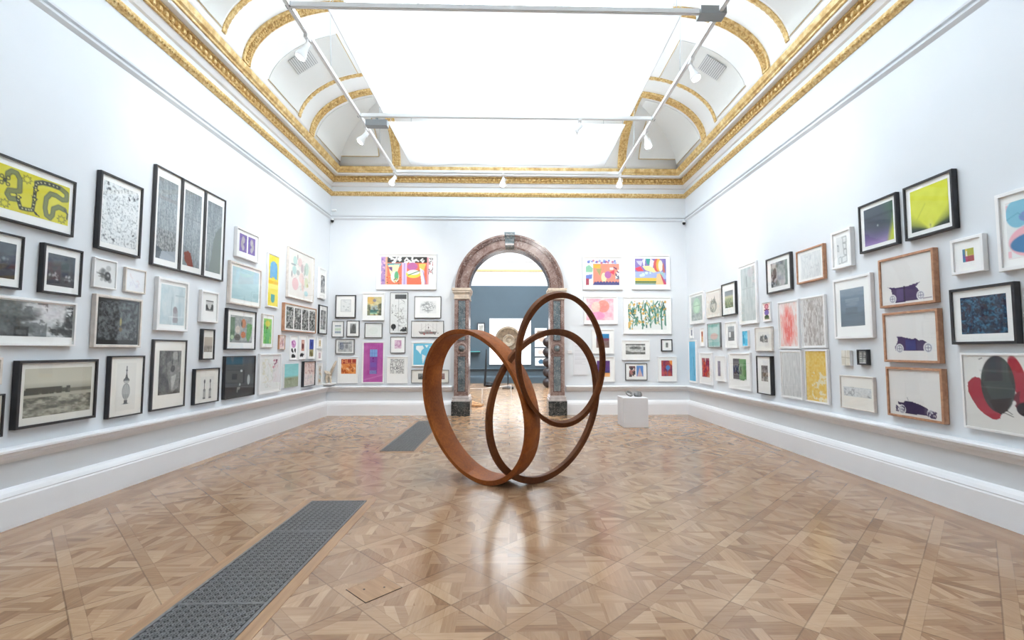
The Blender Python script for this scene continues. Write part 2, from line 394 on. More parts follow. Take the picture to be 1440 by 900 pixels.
# ------------------------------------------------------------------ coved ceiling
I0, CA, CB, ZC = .28, 1.5, .97, 5.80
def cov(side, t, th, off=0):
    """point on the cove: t runs along the wall, th (deg) climbs it, off lifts off the plaster"""
    a = math.radians(th); nx, nz = math.cos(a) / CA, math.sin(a) / CB; k = math.hypot(nx, nz)
    d = I0 + CA * (1 - math.cos(a)) + off * nx / k; z = ZC + CB * math.sin(a) - off * nz / k
    if side == 'L': return (XL + d, t, z)
    if side == 'R': return (XR - d, t, z)
    if side == 'B': return (t, YB - d, z)
    return (t, YF + d, z)
def cove_mesh(x0, x1, y0, y1, name, n=16):
    mb = MB(); rings = []
    for k in range(n + 1):
        a = PI / 2 * k / n; d = I0 + CA * (1 - math.cos(a)); z = ZC + CB * math.sin(a)
        rings.append([(x0 + d, y0 + d, z), (x1 - d, y0 + d, z), (x1 - d, y1 - d, z), (x0 + d, y1 - d, z)])
    for a, b, sd in ((0, 1, 'front'), (1, 2, 'right'), (2, 3, 'back'), (3, 0, 'left')):
        mb = MB(); mb.loft([[r[a], r[b]] for r in rings], closed=False, caps=False)
        o = mb.build(name + '_' + sd, M['cove'], recalc=False, smooth=True)
        sm = o.modifiers.new('solid', 'SOLIDIFY'); sm.thickness = .06; sm.offset = 1
        struct(o)
cove_mesh(XL, XR, YF, YB, 'ceiling_cove')
cove_mesh(XL, XR, Y2, Y3, 'ceiling_cove_next_gallery')
def patch(side, t0, t1, th0, th1, off, thick, mat, name, nt=2, nth=14, hip=None):
    mb = MB(); rings_o, rings_i = [], []
    for k in range(nth + 1):
        th = th0 + (th1 - th0) * k / nth; a, b = t0, t1
        if hip: a, b = hip(th, t0, t1)
        rings_o.append([cov(side, a + (b - a) * j / nt, th, off + thick) for j in range(nt + 1)])
        rings_i.append([cov(side, a + (b - a) * j / nt, th, off) for j in range(nt + 1)])
    ring = [o + i[::-1] for o, i in zip(rings_o, rings_i)]
    mb.loft(ring); return struct(mb.build(name, mat, smooth=True))
def cline(side, pts, w, mat, name):
    mb = MB()
    for (t0, h0), (t1, h1) in zip(pts[:-1], pts[1:]):
        n = max(1, int(abs(h1 - h0) / 5)); P = [Vector(cov(side, t0 + (t1 - t0) * k / n, h0 + (h1 - h0) * k / n, .014)) for k in range(n + 1)]
        mb.tube(P, w, 4)
    return struct(mb.build(name, mat))
ti = [100]
def tn(kind):
    ti[0] += 1; return 'trim_%s_%d' % (kind, ti[0])
def rosette_rib(side, t, w):
    """wide gilt rib with a row of modelled leaves"""
    mb = MB(); n = 22; rings = []
    for k in range(n + 1):
        th = 1 + 88 * k / n
        rings.append([cov(side, t - w / 2, th, -.01), cov(side, t - w / 2, th, .03), cov(side, t - w / 2 + .02, th, .035), cov(side, t - w / 2 + .03, th, .022),
                      cov(side, t + w / 2 - .03, th, .022), cov(side, t + w / 2 - .02, th, .035), cov(side, t + w / 2, th, .03), cov(side, t + w / 2, th, -.01)])
    mb.loft(rings)
    m = 17
    for k in range(m):
        th = 3 + 84 * (k + .5) / m; base = Vector(cov(side, t, th, .018)); nrm = (Vector(cov(side, t, th, .1)) - Vector(cov(side, t, th, 0))).normalized()
        al = (Vector(cov(side, t, th + 1)) - Vector(cov(side, t, th - 1))).normalized(); ac = nrm.cross(al)
        for q in range(5):
            an = 2 * PI * q / 5 + k * .6; c = base + (al * math.cos(an) + ac * math.sin(an)) * .030
            mb.loft([[c + (al * math.cos(u) + ac * math.sin(u)) * .024 * r + nrm * h for u in [2 * PI * i / 6 for i in range(6)]] for r, h in ((1, 0), (.8, .02), (.2, .032))])
        mb.loft([[base + (al * math.cos(u) + ac * math.sin(u)) * .016 * r + nrm * h for u in [2 * PI * i / 6 for i in range(6)]] for r, h in ((1, .0), (.9, .03), (.2, .045))])
    return struct(mb.build(tn('rib'), M['gold']))
def thin_rib(side, t):
    mb = MB(); w = .085; rings = []
    for k in range(37):
        th = 6 + 80 * k / 36; q = .022 if k % 2 else .014
        rings.append([cov(side, t - w / 2, th, -.005), cov(side, t - w / 2, th, q), cov(side, t, th, q + .014), cov(side, t + w / 2, th, q), cov(side, t + w / 2, th, -.005)])
    mb.loft(rings); return struct(mb.build(tn('rib'), M['gold']))
ribsY = [9.47, 7.07, 4.67, 2.27]
for side in 'LR':
    for y in ribsY:
        rosette_rib(side, y, .19); thin_rib(side, y - .58)
        patch(side, y - 1.75, y - .66, 9, 74, .0, .010, M['covepanel'], tn('panel'))
        for pts in ([(y - 1.78, 8), (y - .64, 8)], [(y - 1.78, 75), (y - .64, 75)]): cline(side, pts, .007, M['goldline'], tn('line'))
for side, x in (('B', -2.66), ('B', 2.64)): rosette_rib(side, x, .19)
# corner panels reach over the hip
for side, sx in (('L', -1), ('R', 1)):
    def hipL(th, a, b):
        d = I0 + CA * (1 - math.cos(math.radians(th))); return a, YB - d
    patch(side, 9.68, 0, 7, 76, 0, .010, M['covepanel'], tn('panel'), hip=hipL)
    cline(side, [(9.66, 6), (YB - I0 - .02, 6)], .007, M['goldline'], tn('line'))
    xw = XL if sx < 0 else XR
    def hipB(th, a, b, xw=xw, sx=sx):
        d = I0 + CA * (1 - math.cos(math.radians(th))); e = xw - sx * d
        return (e, b) if sx < 0 else (a, e)
    xe = -3.06 if sx < 0 else 3.04
    lim = 60
    patch('B', xe if sx > 0 else 0, xe if sx < 0 else 0, 14, 76, 0, .010, M['covepanel'], tn('panel'),
          hip=lambda th, a, b, xe=xe, xw=xw, sx=sx: ((min(xw + I0 + CA * (1 - math.cos(math.radians(th))), xe - .001), xe) if sx < 0 else (xe, max(xw - I0 - CA * (1 - math.cos(math.radians(th))), xe + .001))))
    cline('B', [(xw - sx * (I0 + .06), 13.5), (xe, 13.5), (xe, 64)], .009, M['goldline'], tn('line'))
# flat lid above each skylight: glazing bars and frosted panes
def lantern(y0, y1, tagname):
    x0, x1 = XL + I0 + CA, XR - I0 - CA; zt = ZC + CB + 1.0
    struct(MB().box(XL - .25, XR + .25, y0 - .25, y1 + .25, zt + .45, zt + .5).build('ceiling_roof' + tagname, M['cove']))
    struct(MB().box(x0, x1, y0 + I0 + CA + (4.7 if not tagname else 0), y1 - I0 - CA, zt + .30, zt + .31).build('window_' + ('1' if not tagname else '2'), M['skyglass']))  # main gallery panes cut short, shaped to darken the walls near the camera
    mb = MB(); a, b = y0 + I0 + CA, y1 - I0 - CA; n = int((b - a) / .75)
    for i in range(1, n): y = a + (b - a) * i / n; mb.box(x0, x1, y - .02, y + .02, zt - .02, zt + .05)
    for i in range(1, 6): x = x0 + (x1 - x0) * i / 6; mb.box(x - .02, x + .02, a, b, zt - .02, zt + .05)
    struct(mb.build('window_bars' + tagname, M['trim']))
lantern(YF, YB, ''); lantern(Y2, Y3, '_next_gallery')
# upstand ends (closing the gap between the cove upstand and the roof)
for (y0, y1, nm) in ((YF, YB, ''), (Y2, Y3, '_next_gallery')):
    d = I0 + CA; zt = ZC + CB + 1.0; mb = MB()
    mb.box(XL + d - .06, XL + d, y0 + d, y1 - d, ZC + CB - .01, zt + .46); mb.box(XR - d, XR - d + .06, y0 + d, y1 - d, ZC + CB - .01, zt + .46)
    mb.box(XL + d - .06, XR - d + .06, y0 + d - .06, y0 + d, ZC + CB - .01, zt + .46); mb.box(XL + d - .06, XR - d + .06, y1 - d, y1 - d + .06, ZC + CB - .01, zt + .46)
    struct(mb.build('ceiling_upstand' + nm, M['cove']))
for y0, y1 in ((YF, YB),): pass

# next gallery mouldings (back side only is in sight)
run('baseboard_next_gallery_SIDE', base_prof, XL, XR, Y2, Y3, M['blue'], sides='B')
run('trim_dado_next_gallery_SIDE', dado, XL, XR, Y2, Y3, M['blue'], sides='B')
run('trim_gilt_next_gallery_SIDE', [(0, 5.18), (.05, 5.2), (.065, 5.28), (0, 5.29)], XL, XR, Y2, Y3, M['goldline'], sides='B')
run('trim_cornice_next_gallery_SIDE', [(0, 5.40), (.12, 5.5), (.12, 5.62), (.24, 5.64), (.28, 5.8), (0, 5.8)], XL, XR, Y2, Y3, M['trim'], sides='BLR')

# ------------------------------------------------------------------ scrims under the skylight
for (y0, y1, lb) in ((8.24, 10.15, 'white fabric light screen nearest the arch wall, beyond the cross rail'), (5.43, 7.92, 'long white fabric light screen at the top, nearer than the cross rail')):
    r = empty('skylight_screen', (-.05, y0, 5.5), 0, lb, 'light screen', 'fabric screens under the skylight')
    mb = MB(); nx, ny = 12, 12; Wd = 4.18
    top = [[(-Wd / 2 + Wd * i / nx, (y1 - y0) * j / ny, .012 * math.sin(i * 1.3) * math.sin(j * .9)) for i in range(nx + 1)] for j in range(ny + 1)]
    mb.loft(top, closed=False, caps=False); o = mb.build('fabric', M['scrim'], r, smooth=True)
    sd = o.modifiers.new('s', 'SOLIDIFY'); sd.thickness = .002
    mb = MB()
    for x in (-Wd / 2, Wd / 2): mb.box(x - .006, x + .006, 0, y1 - y0, -.004, .01)
    for y in (0, y1 - y0): mb.box(-Wd / 2, Wd / 2, y - .006, y + .006, -.004, .01)
    mb.build('edge_batten', M['track'], r)
    for x in (-Wd / 2 + .02, Wd / 2 - .02):
        for y in (.1, y1 - y0 - .1): MB().tube([(x, y, .01), (x, y, 1.9)], .004, 4).build('suspension_wire', M['trackgrey'], r)

# ------------------------------------------------------------------ lighting track
TZ = 5.2; TL_, TR_ = -2.36, 2.27
tr = empty('lighting_track', (0, 4.95, TZ), 0, 'white rectangular lighting track suspended below the skylight, with cross rails', 'lighting track')
def rail_mesh(p, q, w, h):
    mb = MB(); x0, x1 = sorted((p[0], q[0])); y0, y1 = sorted((p[1], q[1]))
    if x1 - x0 > y1 - y0: mb.box(x0, x1, y0 - w / 2, y0 + w / 2, -h, 0); mb.box(x0, x1, y0 - w / 4, y0 + w / 4, -h - .008, -h)
    else: mb.box(x0 - w / 2, x0 + w / 2, y0, y1, -h, 0); mb.box(x0 - w / 4, x0 + w / 4, y0, y1, -h - .008, -h)
    return mb
for x in (TL_, TR_): rail_mesh((x, -2.6), (x, 4.78), .045, .05).build('side_rail', M['track'], tr)
for y in (0.0, 2.40, 4.75): rail_mesh((TL_, y), (TR_, y), .045, .05).build('cross_rail', M['track'], tr)
for x, y in ((TL_, 0), (TL_, 2.4), (TR_, 2.4), (TL_, 4.75), (TR_, 4.75)): MB().box(x - .027, x + .027, y - .03, y + .03, -.053, .003).build('connector', M['trackgrey'], tr)
MB().box(TR_ - .22, TR_ + .06, -.06, .08, -.075, .01).build('power_box', M['trackgrey'], tr)
for x in (TL_, TR_):
    for y in (-1.2, 1.2, 3.6): MB().tube([(x, y, 0), (x * 1.03, y, 2.2)], .004, 4).build('suspension_wire', M['trackgrey'], tr)
MB().box(-.17, .17, -.06, .06, -.05, .05).build('emergency_light', M['trackgrey'], None, bevel=.006)
em = bpy.data.objects['emergency_light']; em.location = (-2.10, 7.42, TZ - .13)
tag(em, 'small grey emergency light box under the left end of the middle cross rail', 'emergency light')
MB().box(-.02, .02, -.02, .02, .05, .09).build('bracket', M['trackgrey'], em)

def spotlight(x, y, aim, label, beam, watts):
    r = empty('track_spotlight', (x, y, TZ - .058), 0, label, 'spotlight', 'spotlights on the lighting track')
    MB().box(-.022, .022, -.05, .05, -.035, 0).build('adapter', M['track'], r)
    MB().tube([(0, 0, -.03), (0, 0, -.10)], .012, 8).build('stem', M['track'], r)
    a = Vector(aim).normalized(); p0 = Vector((0, 0, -.11)) - a * .02
    q = Vector((0, 0, 1)).rotation_difference(a)
    mb = MB(); rings = []
    for rr, h in ((.018, -.02), (.030, 0), (.034, .05), (.040, .09), (.062, .15), (.066, .19), (.058, .19), (.050, .165)):
        rings.append([p0 + q @ Vector((rr * math.cos(2 * PI * k / 20), rr * math.sin(2 * PI * k / 20), h)) for k in range(20)])
    h_ = mb.loft(rings).build('lamp_head', M['track'], r, smooth=True)
    rings = [[p0 + q @ Vector((rr * math.cos(2 * PI * k / 20), rr * math.sin(2 * PI * k / 20), h)) for k in range(20)] for rr, h in ((.050, .168), (.050, .172))]
    MB().loft(rings).build('lens', M['lamp'], h_)
    ld = bpy.data.lights.new('spotlight_beam', 'SPOT'); ld.energy = watts * 1.9; ld.spot_size = 1.9; ld.spot_blend = 1; ld.shadow_soft_size = .05; ld.color = (1, .985, .96)
    lo = bpy.data.objects.new('spotlight_beam', ld); C.objects.link(lo); lo.parent = r; lo.location = p0 + a * .20
    lo.rotation_euler = Vector((0, 0, -1)).rotation_difference(Vector(beam).normalized()).to_euler()
    side = q @ Vector((1, 0, 0))
    MB().tube([Vector((0, 0, -.10)) + Vector((.05, 0, 0)), p0 + a * .09 + Vector((.055, 0, 0))], .007, 6).build('yoke', M['track'], r)
    return r
for x, y, aim, lb, bm_, wt in ((TL_, 5.42, (-.45, -.15, -1), 'white spotlight on the left track rail, nearest and largest at upper left', (-1, .9, -1), 40),
                      (TL_, 7.70, (-.6, -.2, -1), 'white spotlight on the left rail just past the middle cross rail', (-.5, 1, -.8), 110),
                      (TL_, 9.66, (-.3, -.5, -1), 'small white spotlight at the far left corner of the lighting track', (-.2, .9, -1), 80),
                      (TR_, 5.75, (.25, -.3, -1), 'white spotlight on the right track rail, nearest at upper right', (1, .9, -1), 40),
                      (TR_, 7.75, (.1, -.4, -1), 'white spotlight on the right rail just past the middle cross rail', (.5, 1, -.8), 110),
                      (TR_, 9.66, (-.2, -.4, -1), 'small white spotlight at the far right corner of the lighting track', (.2, .9, -1), 80),
                      (1.10, 7.35, (-.9, -.3, -1), 'white spotlight hanging from the middle cross rail', (.2, 1, -.7), 110),
                      (-.14, 9.70, (-.1, -.6, -1), 'small white spotlight halfway along the far cross rail', (0, .9, -1), 80)): spotlight(x, y, aim, lb, bm_, wt)

# vents in the cove
for side, lb in (('L', 'square slatted air grille in the left ceiling cove'), ('R', 'square slatted air grille in the right ceiling cove')):
    c = Vector(cov(side, 8.03, 44, .03)); r = empty('air_grille', c, 0, lb, 'air grille')
    al = (Vector(cov(side, 8.03, 46)) - Vector(cov(side, 8.03, 42))).normalized(); ay = Vector((0, 1, 0)); nn = al.cross(ay)
    if nn.z > 0: nn = -nn
    def fl(mb, a0, a1, b0, b1, h0, h1):
        mb.loft([[al * a + ay * b + nn * h for a, b in ((a0, b0), (a1, b0), (a1, b1), (a0, b1))] for h in (h0, h1)])
    mb = MB(); s_ = .2
    fl(mb, -s_, s_, -s_, s_, -.004, .004); mb.build('backing', M['ventdark'], r)
    mb = MB()
    for k in range(11): a = -s_ + .01 + k * (2 * s_ - .04) / 10; fl(mb, a, a + .018, -s_, s_, .004, .014)
    mb.build('slats', M['ventgrey'], r)

# ------------------------------------------------------------------ marble archway
ay0 = YB - .15
arch = empty('archway_surround', (CX, ay0, 0), 0, 'round arched doorway surround of red and grey marble in the far wall', 'archway')
def bx(x0, x1, y0, y1, z0, z1, name, mat, parent=arch, bevel=.004): return MB().box(x0, x1, y0, y1, z0, z1).build(name, mat, parent, bevel=bevel)
DEP = .15 + WALLT
for sx in (-1, 1):
    def X(a, b): return tuple(sorted((sx * a, sx * b)))
    pil = bx(*X(.95, 1.285), 0, DEP, .45, 2.70, 'pilaster', M['rmarble'])
    for (z0, z1) in ((.56, 1.36), (1.74, 2.66)):
        bx(*X(1.03, 1.19), -.006, .01, z0, z1, 'inset_panel', M['gmarble'], pil, .002)
        mb = MB(); xa, xb = X(1.015, 1.205)
        for q in ((xa, xa + .015, z0 - .015, z1 + .015), (xb - .015, xb, z0 - .015, z1 + .015), (xa, xb, z0 - .015, z0), (xa, xb, z1, z1 + .015)): mb.box(q[0], q[1], -.014, .002, q[2], q[3])
        mb.build('inset_moulding', M['rmarble2'], pil)
    MB().lathe([(0, 0), (.125, 0), (.13, .01), (.12, .022), (.1, .022), (.09, .01), (0, .01)], 28, (sx * 1.11, 0, 1.55), (0, -1, 0)).build('roundel', M['rmarble'], pil, smooth=True)
    MB().lathe([(0, 0), (.07, .0), (.066, .03), (.045, .05), (0, .058)], 24, (sx * 1.11, -.008, 1.55), (0, -1, 0)).build('boss', M['gmarble'], pil, smooth=True)
    bx(*X(.905, 1.335), -.055, DEP + .03, 0, .33, 'plinth_block', M['bmarble'])
    mb = MB()
    for a, z0, z1 in ((.04, .33, .375), (.025, .375, .41), (.03, .41, .43), (.01, .43, .455)):
        xa, xb = X(.95 - a, 1.285 + a); mb.box(xa, xb, -a - .005, DEP + .01, z0, z1)
    mb.build('base_moulding', M['basemould'], arch, bevel=.006)
    mb = MB()
    for a, z0, z1 in ((.02, 2.70, 2.735), (.008, 2.735, 2.82), (.02, 2.82, 2.85), (.045, 2.85, 2.895), (.06, 2.895, 2.96)):
        xa, xb = X(.95 - a * .8, 1.285 + a); mb.box(xa, xb, -a - .005, DEP + .01, z0, z1)
    mb.build('capital', M['cap'], arch, bevel=.008)
def arc_solid(r0, r1, y0, y1, name, mat, parent=arch, n=48):
    mb = MB(); rings = []
    for k in range(n + 1):
        a = PI * k / n; c, s_ = -math.cos(a), math.sin(a)
        rings.append([(r0 * c, y0, SPR + r0 * s_), (r1 * c, y0, SPR + r1 * s_), (r1 * c, y1, SPR + r1 * s_), (r0 * c, y1, SPR + r0 * s_)])
    return mb.loft(rings).build(name, mat, parent, smooth=True)
arc_solid(.95, 1.16, .0, .16, 'archivolt', M['rmarble'])
arc_solid(1.155, 1.235, -.03, .16, 'archivolt_moulding', M['rmarble2']); arc_solid(1.235, 1.275, -.045, .16, 'archivolt_edge', M['rmarble'])
arc_solid(.945, .985, -.015, .02, 'archivolt_bead', M['rmarble2'])
arc_solid(.95, 1.04, .15, DEP, 'arch_soffit', M['rmarble2'])
mb = MB()
prof = [(-.02, 1.31), (-.11, 1.31), (-.15, 1.27), (-.15, 1.22), (-.12, 1.20), (-.10, 1.14), (-.09, 1.05), (-.11, 1.02), (-.11, .99), (-.08, .96), (-.03, .935), (.10, .93), (.10, 1.31)]
mb.loft([[(x * (.8 + .2 * (z - .93) / .38), y, SPR + z) for y, z in prof] for x in (-.125, .125)]); ks = mb.build('keystone', M['gmarble'], arch, bevel=.008)
bx(-.10, .10, -.117, -.10, SPR + 1.0, SPR + 1.035, 'keystone_band', M['basemould'], ks, .003)

# ------------------------------------------------------------------ the rusted steel ring sculpture
def ring(c, ph, el, R, w, t, e, ro, name, parent, n=160):
    nv = Vector((math.sin(ph) * math.cos(el), math.cos(ph) * math.cos(el), math.sin(el))); a0 = nv.cross(Vector((0, 0, 1))).normalized(); b0 = a0.cross(nv)
    a = (a0 * math.cos(ro) + b0 * math.sin(ro)) * e; b = b0 * math.cos(ro) - a0 * math.sin(ro)
    mb = MB(); rings = []; q = .004
    for k in range(n):
        th = 2 * PI * k / n; d = a * math.cos(th) + b * math.sin(th)
        rings.append([Vector(c) + d * r + nv * h for r, h in ((R - q, 0), (R, q), (R, w - q), (R - q, w), (R - t + q, w), (R - t, w - q), (R - t, q), (R - t + q, 0))])
    return mb.loft(rings, loop=True).build(name, M['corten' if name == 'broad_ring' else 'corten_shaded'], parent, smooth=True)
sculpt = empty('ring_sculpture', (0, 5.4, 0), 0, 'rusted brown steel sculpture of three interlocking rings standing on the parquet', 'sculpture')
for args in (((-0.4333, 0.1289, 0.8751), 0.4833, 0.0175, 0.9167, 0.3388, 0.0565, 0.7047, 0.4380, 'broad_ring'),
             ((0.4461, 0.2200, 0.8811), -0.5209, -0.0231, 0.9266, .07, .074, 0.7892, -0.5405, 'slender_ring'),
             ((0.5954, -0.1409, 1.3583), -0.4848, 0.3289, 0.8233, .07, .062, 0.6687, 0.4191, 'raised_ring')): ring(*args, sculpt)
sculpt.children[0]['label'] = 'broad band ring on the left with bright orange inner face'

# ------------------------------------------------------------------ floor grilles, hatch, plinth
def grille(x0, x1, y0, y1, label, fine):
    r = empty('floor_grille', ((x0 + x1) / 2, (y0 + y1) / 2, 0), 0, label, 'floor grille', 'iron heating grilles in the floor')
    hx, hy = (x1 - x0) / 2, (y1 - y0) / 2
    MB().box(-hx, hx, -hy, hy, .001, .003).build('dark_duct', M['blackmetal'], r)
    mb = MB(); b = .022
    for q in ((-hx, -hx + b, -hy, hy), (hx - b, hx, -hy, hy), (-hx, hx, -hy, -hy + b), (-hx, hx, hy - b, hy)): mb.box(q[0], q[1], q[2], q[3], .002, .010)
    mb.build('grille_border', M['iron'], r, bevel=.002)
    mb = MB(); ix, iy = hx - b - .004, hy - b - .004; p = .0495 if fine else .0495; nxx = int(round(2 * ix / p)); px_ = 2 * ix / nxx; nyy = int(round(2 * iy / px_)); py_ = 2 * iy / nyy
    def flat(P, z): mb.bm.faces.new([mb.bm.verts.new((a, b_, z)) for a, b_ in P])
    K = 10; ro, ri = px_ * .50, px_ * .33; cc = [(math.cos(2 * PI * k / K), math.sin(2 * PI * k / K)) for k in range(K)]
    for j in range(nyy):
        for i in range(nxx):
            cx, cy = -ix + (i + .5) * px_, -iy + (j + .5) * py_
            o_ = [mb.bm.verts.new((cx + ro * c, cy + ro * s_, .0085)) for c, s_ in cc]; n_ = [mb.bm.verts.new((cx + ri * c, cy + ri * s_, .0085)) for c, s_ in cc]
            dn = [mb.bm.verts.new((cx + ri * .85 * c, cy + ri * .85 * s_, .004)) for c, s_ in cc]
            for k in range(K):
                k2 = (k + 1) % K; mb.bm.faces.new((o_[k], o_[k2], n_[k2], n_[k])); mb.bm.faces.new((n_[k], n_[k2], dn[k2], dn[k]))
            w = px_ * .07
            flat([(cx - ri, cy - w), (cx + ri, cy - w), (cx + ri, cy + w), (cx - ri, cy + w)], .0078); flat([(cx - w, cy - ri), (cx + w, cy - ri), (cx + w, cy + ri), (cx - w, cy + ri)], .0079)
            if i and j:
                gx, gy = cx - px_ / 2, cy - py_ / 2; q = px_ * .12; flat([(gx - q, gy), (gx, gy - q), (gx + q, gy), (gx, gy + q)], .0088)
    n_seg = int(2 * hy / 1.15)
    for k in range(1, n_seg + 1):
        y = hy - k * 1.15 + .35
        if -hy < y < hy: mb.box(-hx + b, hx - b, y - .012, y + .012, .004, .0095)
    mb.build('lattice', M['iron'], r)
    mb = MB(); e = .085
    for q in ((-hx - e, -hx, -hy - e, hy + e), (hx, hx + e, -hy - e, hy + e), (-hx, hx, -hy - e, -hy), (-hx, hx, hy, hy + e)): mb.box(q[0], q[1], q[2], q[3], -.01, .0025)
    mb.build('oak_edging', M['edging'], r)
M['iron'] = paint('grey_cast_iron', (.50, .50, .505), .38, .12, 40, metal=.55)
grille(-1.97, -1.425, 1.4, 4.93, 'long grey iron lattice grille set in the floor, nearest at lower left', True)
grille(-1.94, -1.43, 7.31, 10.38, 'distant grey iron floor grille left of the steel rings towards the arch', False)
r = empty('floor_hatch', (-.853, 3.152, 0), PI / 4 + .02, 'small square wooden floor hatch with a dark seam, right of the near grille', 'floor hatch')
MB().box(-.128, .128, -.12, .12, .0006, .0022).build('seam', M['blackmetal'], r)
MB().box(-.1245, .1245, -.1165, .1165, .001, .0034).build('hatch_cover', M['edging'], r)
for q in ((-.05, .035), (.05, -.035)): MB().lathe([(0, .0034), (.007, .0034), (.007, .0042), (0, .0042)], 10, (q[0], q[1], 0)).build('screw', M['blackmetal'], r)

MB().box(-.245, .245, -.26, .26, 0, .575).build('display_plinth', M['plinth'], None, bevel=.006)
pl = bpy.data.objects['display_plinth']; pl.location = (2.463, 9.67, 0); tag(pl, 'low white display plinth standing on the parquet near the far wall', 'plinth')
mb = MB()
mb.lathe([(0, 0), (.070, 0), (.083, .018), (.086, .045), (.074, .075), (.048, .096), (.02, .104), (0, .105)], 24)
st = mb.build('carved_stone', M['stone'], None, smooth=True); st.location = (2.585, 9.70, .576); tag(st, 'rounded dark grey stone on the right of the plinth top', 'stone', 'stones on the plinth')
rings = []
for k in range(24):
    a = 2 * PI * k / 24; c = Vector((.062 * math.cos(a), .052 * math.sin(a), 0)); rr = .017 + .006 * math.sin(a + .5)
    rings.append([c + Vector((math.cos(a) * math.cos(b) * rr, math.sin(a) * math.cos(b) * rr, math.sin(b) * rr)) for b in [2 * PI * q / 10 for q in range(10)]])
st2 = MB().loft(rings, loop=True).build('carved_stone', M['stone'], None, smooth=True); st2.rotation_euler = (.75, .35, 0)
st2.location = (2.395, 9.66, .635)
tag(st2, 'open ring shaped grey stone on the left of the plinth top', 'stone', 'stones on the plinth')

# corner shelf with small driftwood piece
sh = empty('corner_shelf', (XL, YB, .755), 0, 'small white quarter-round shelf bracket in the far left corner', 'shelf')
rings = []
for rr, z in ((.23, 0), (.235, -.012), (.23, -.03), (.19, -.045), (.14, -.06), (.07, -.068), (.02, -.07)):
    rings.append([(0.0, 0, z)] + [(rr * math.cos(a), -rr * math.sin(a), z) for a in [PI / 2 * k / 12 for k in range(13)]])
MB().loft(rings).build('shelf_bracket', M['white'], sh, smooth=True)
dw = empty('driftwood_figure', (XL + .11, YB - .12, .762), 0, 'small pale driftwood figure standing on the corner shelf', 'sculpture')
MB().tube([(-.03, -.03, 0), (-.05, -.02, .10), (-.03, 0, .20)], [.03, .04, .05], 8).build('leg', M['palewood'], dw, smooth=True)
MB().tube([(.05, -.03, 0), (.03, -.02, .10), (.0, 0, .20)], [.02, .03, .05], 8).build('leg', M['palewood'], dw, smooth=True)
MB().tube([(-.11, 0, .27), (-.03, 0, .20), (.05, 0, .19)], [.02, .06, .04], 8).build('body', M['palewood'], dw, smooth=True)
MB().tube([(.02, 0, .19), (.06, 0, .30), (.12, -.01, .42), (.15, 0, .50)], [.03, .035, .03, .015], 8).build('branch', M['palewood'], dw, smooth=True)
# corner cameras and the sensor
for x, lb in ((XL + .06, 'tiny dark security camera in the far left corner'), (XR - .06, 'tiny dark security camera in the far right corner')):
    r = empty('security_camera', (x, YB - .05, 4.56), 0, lb, 'security camera', 'corner security cameras')
    MB().lathe([(0, .05), (.035, .05), (.035, .02), (0, .02)], 16).build('mount', M['white'], r)
    MB().lathe([(0, .02), (.038, .02), (.036, -.01), (.022, -.032), (0, -.038)], 16).build('dome', M['blackmetal'], r, smooth=True)
MB().box(-.05, .05, -.05, 0, -.02, .02).build('wall_sensor', M['white'], None, bevel=.004)
o = bpy.data.objects['wall_sensor']; o.location = (XL + .09, YB, 4.83); tag(o, 'small white sensor box high in the far left corner', 'sensor')
sw = MB().box(-.05, .05, -.02, 0, -.04, .04).build('wall_switch', M['white'], None, bevel=.003); sw.location = (1.42, YB, 1.47); tag(sw, 'small white wall switch between the arch and the text panel', 'switch')

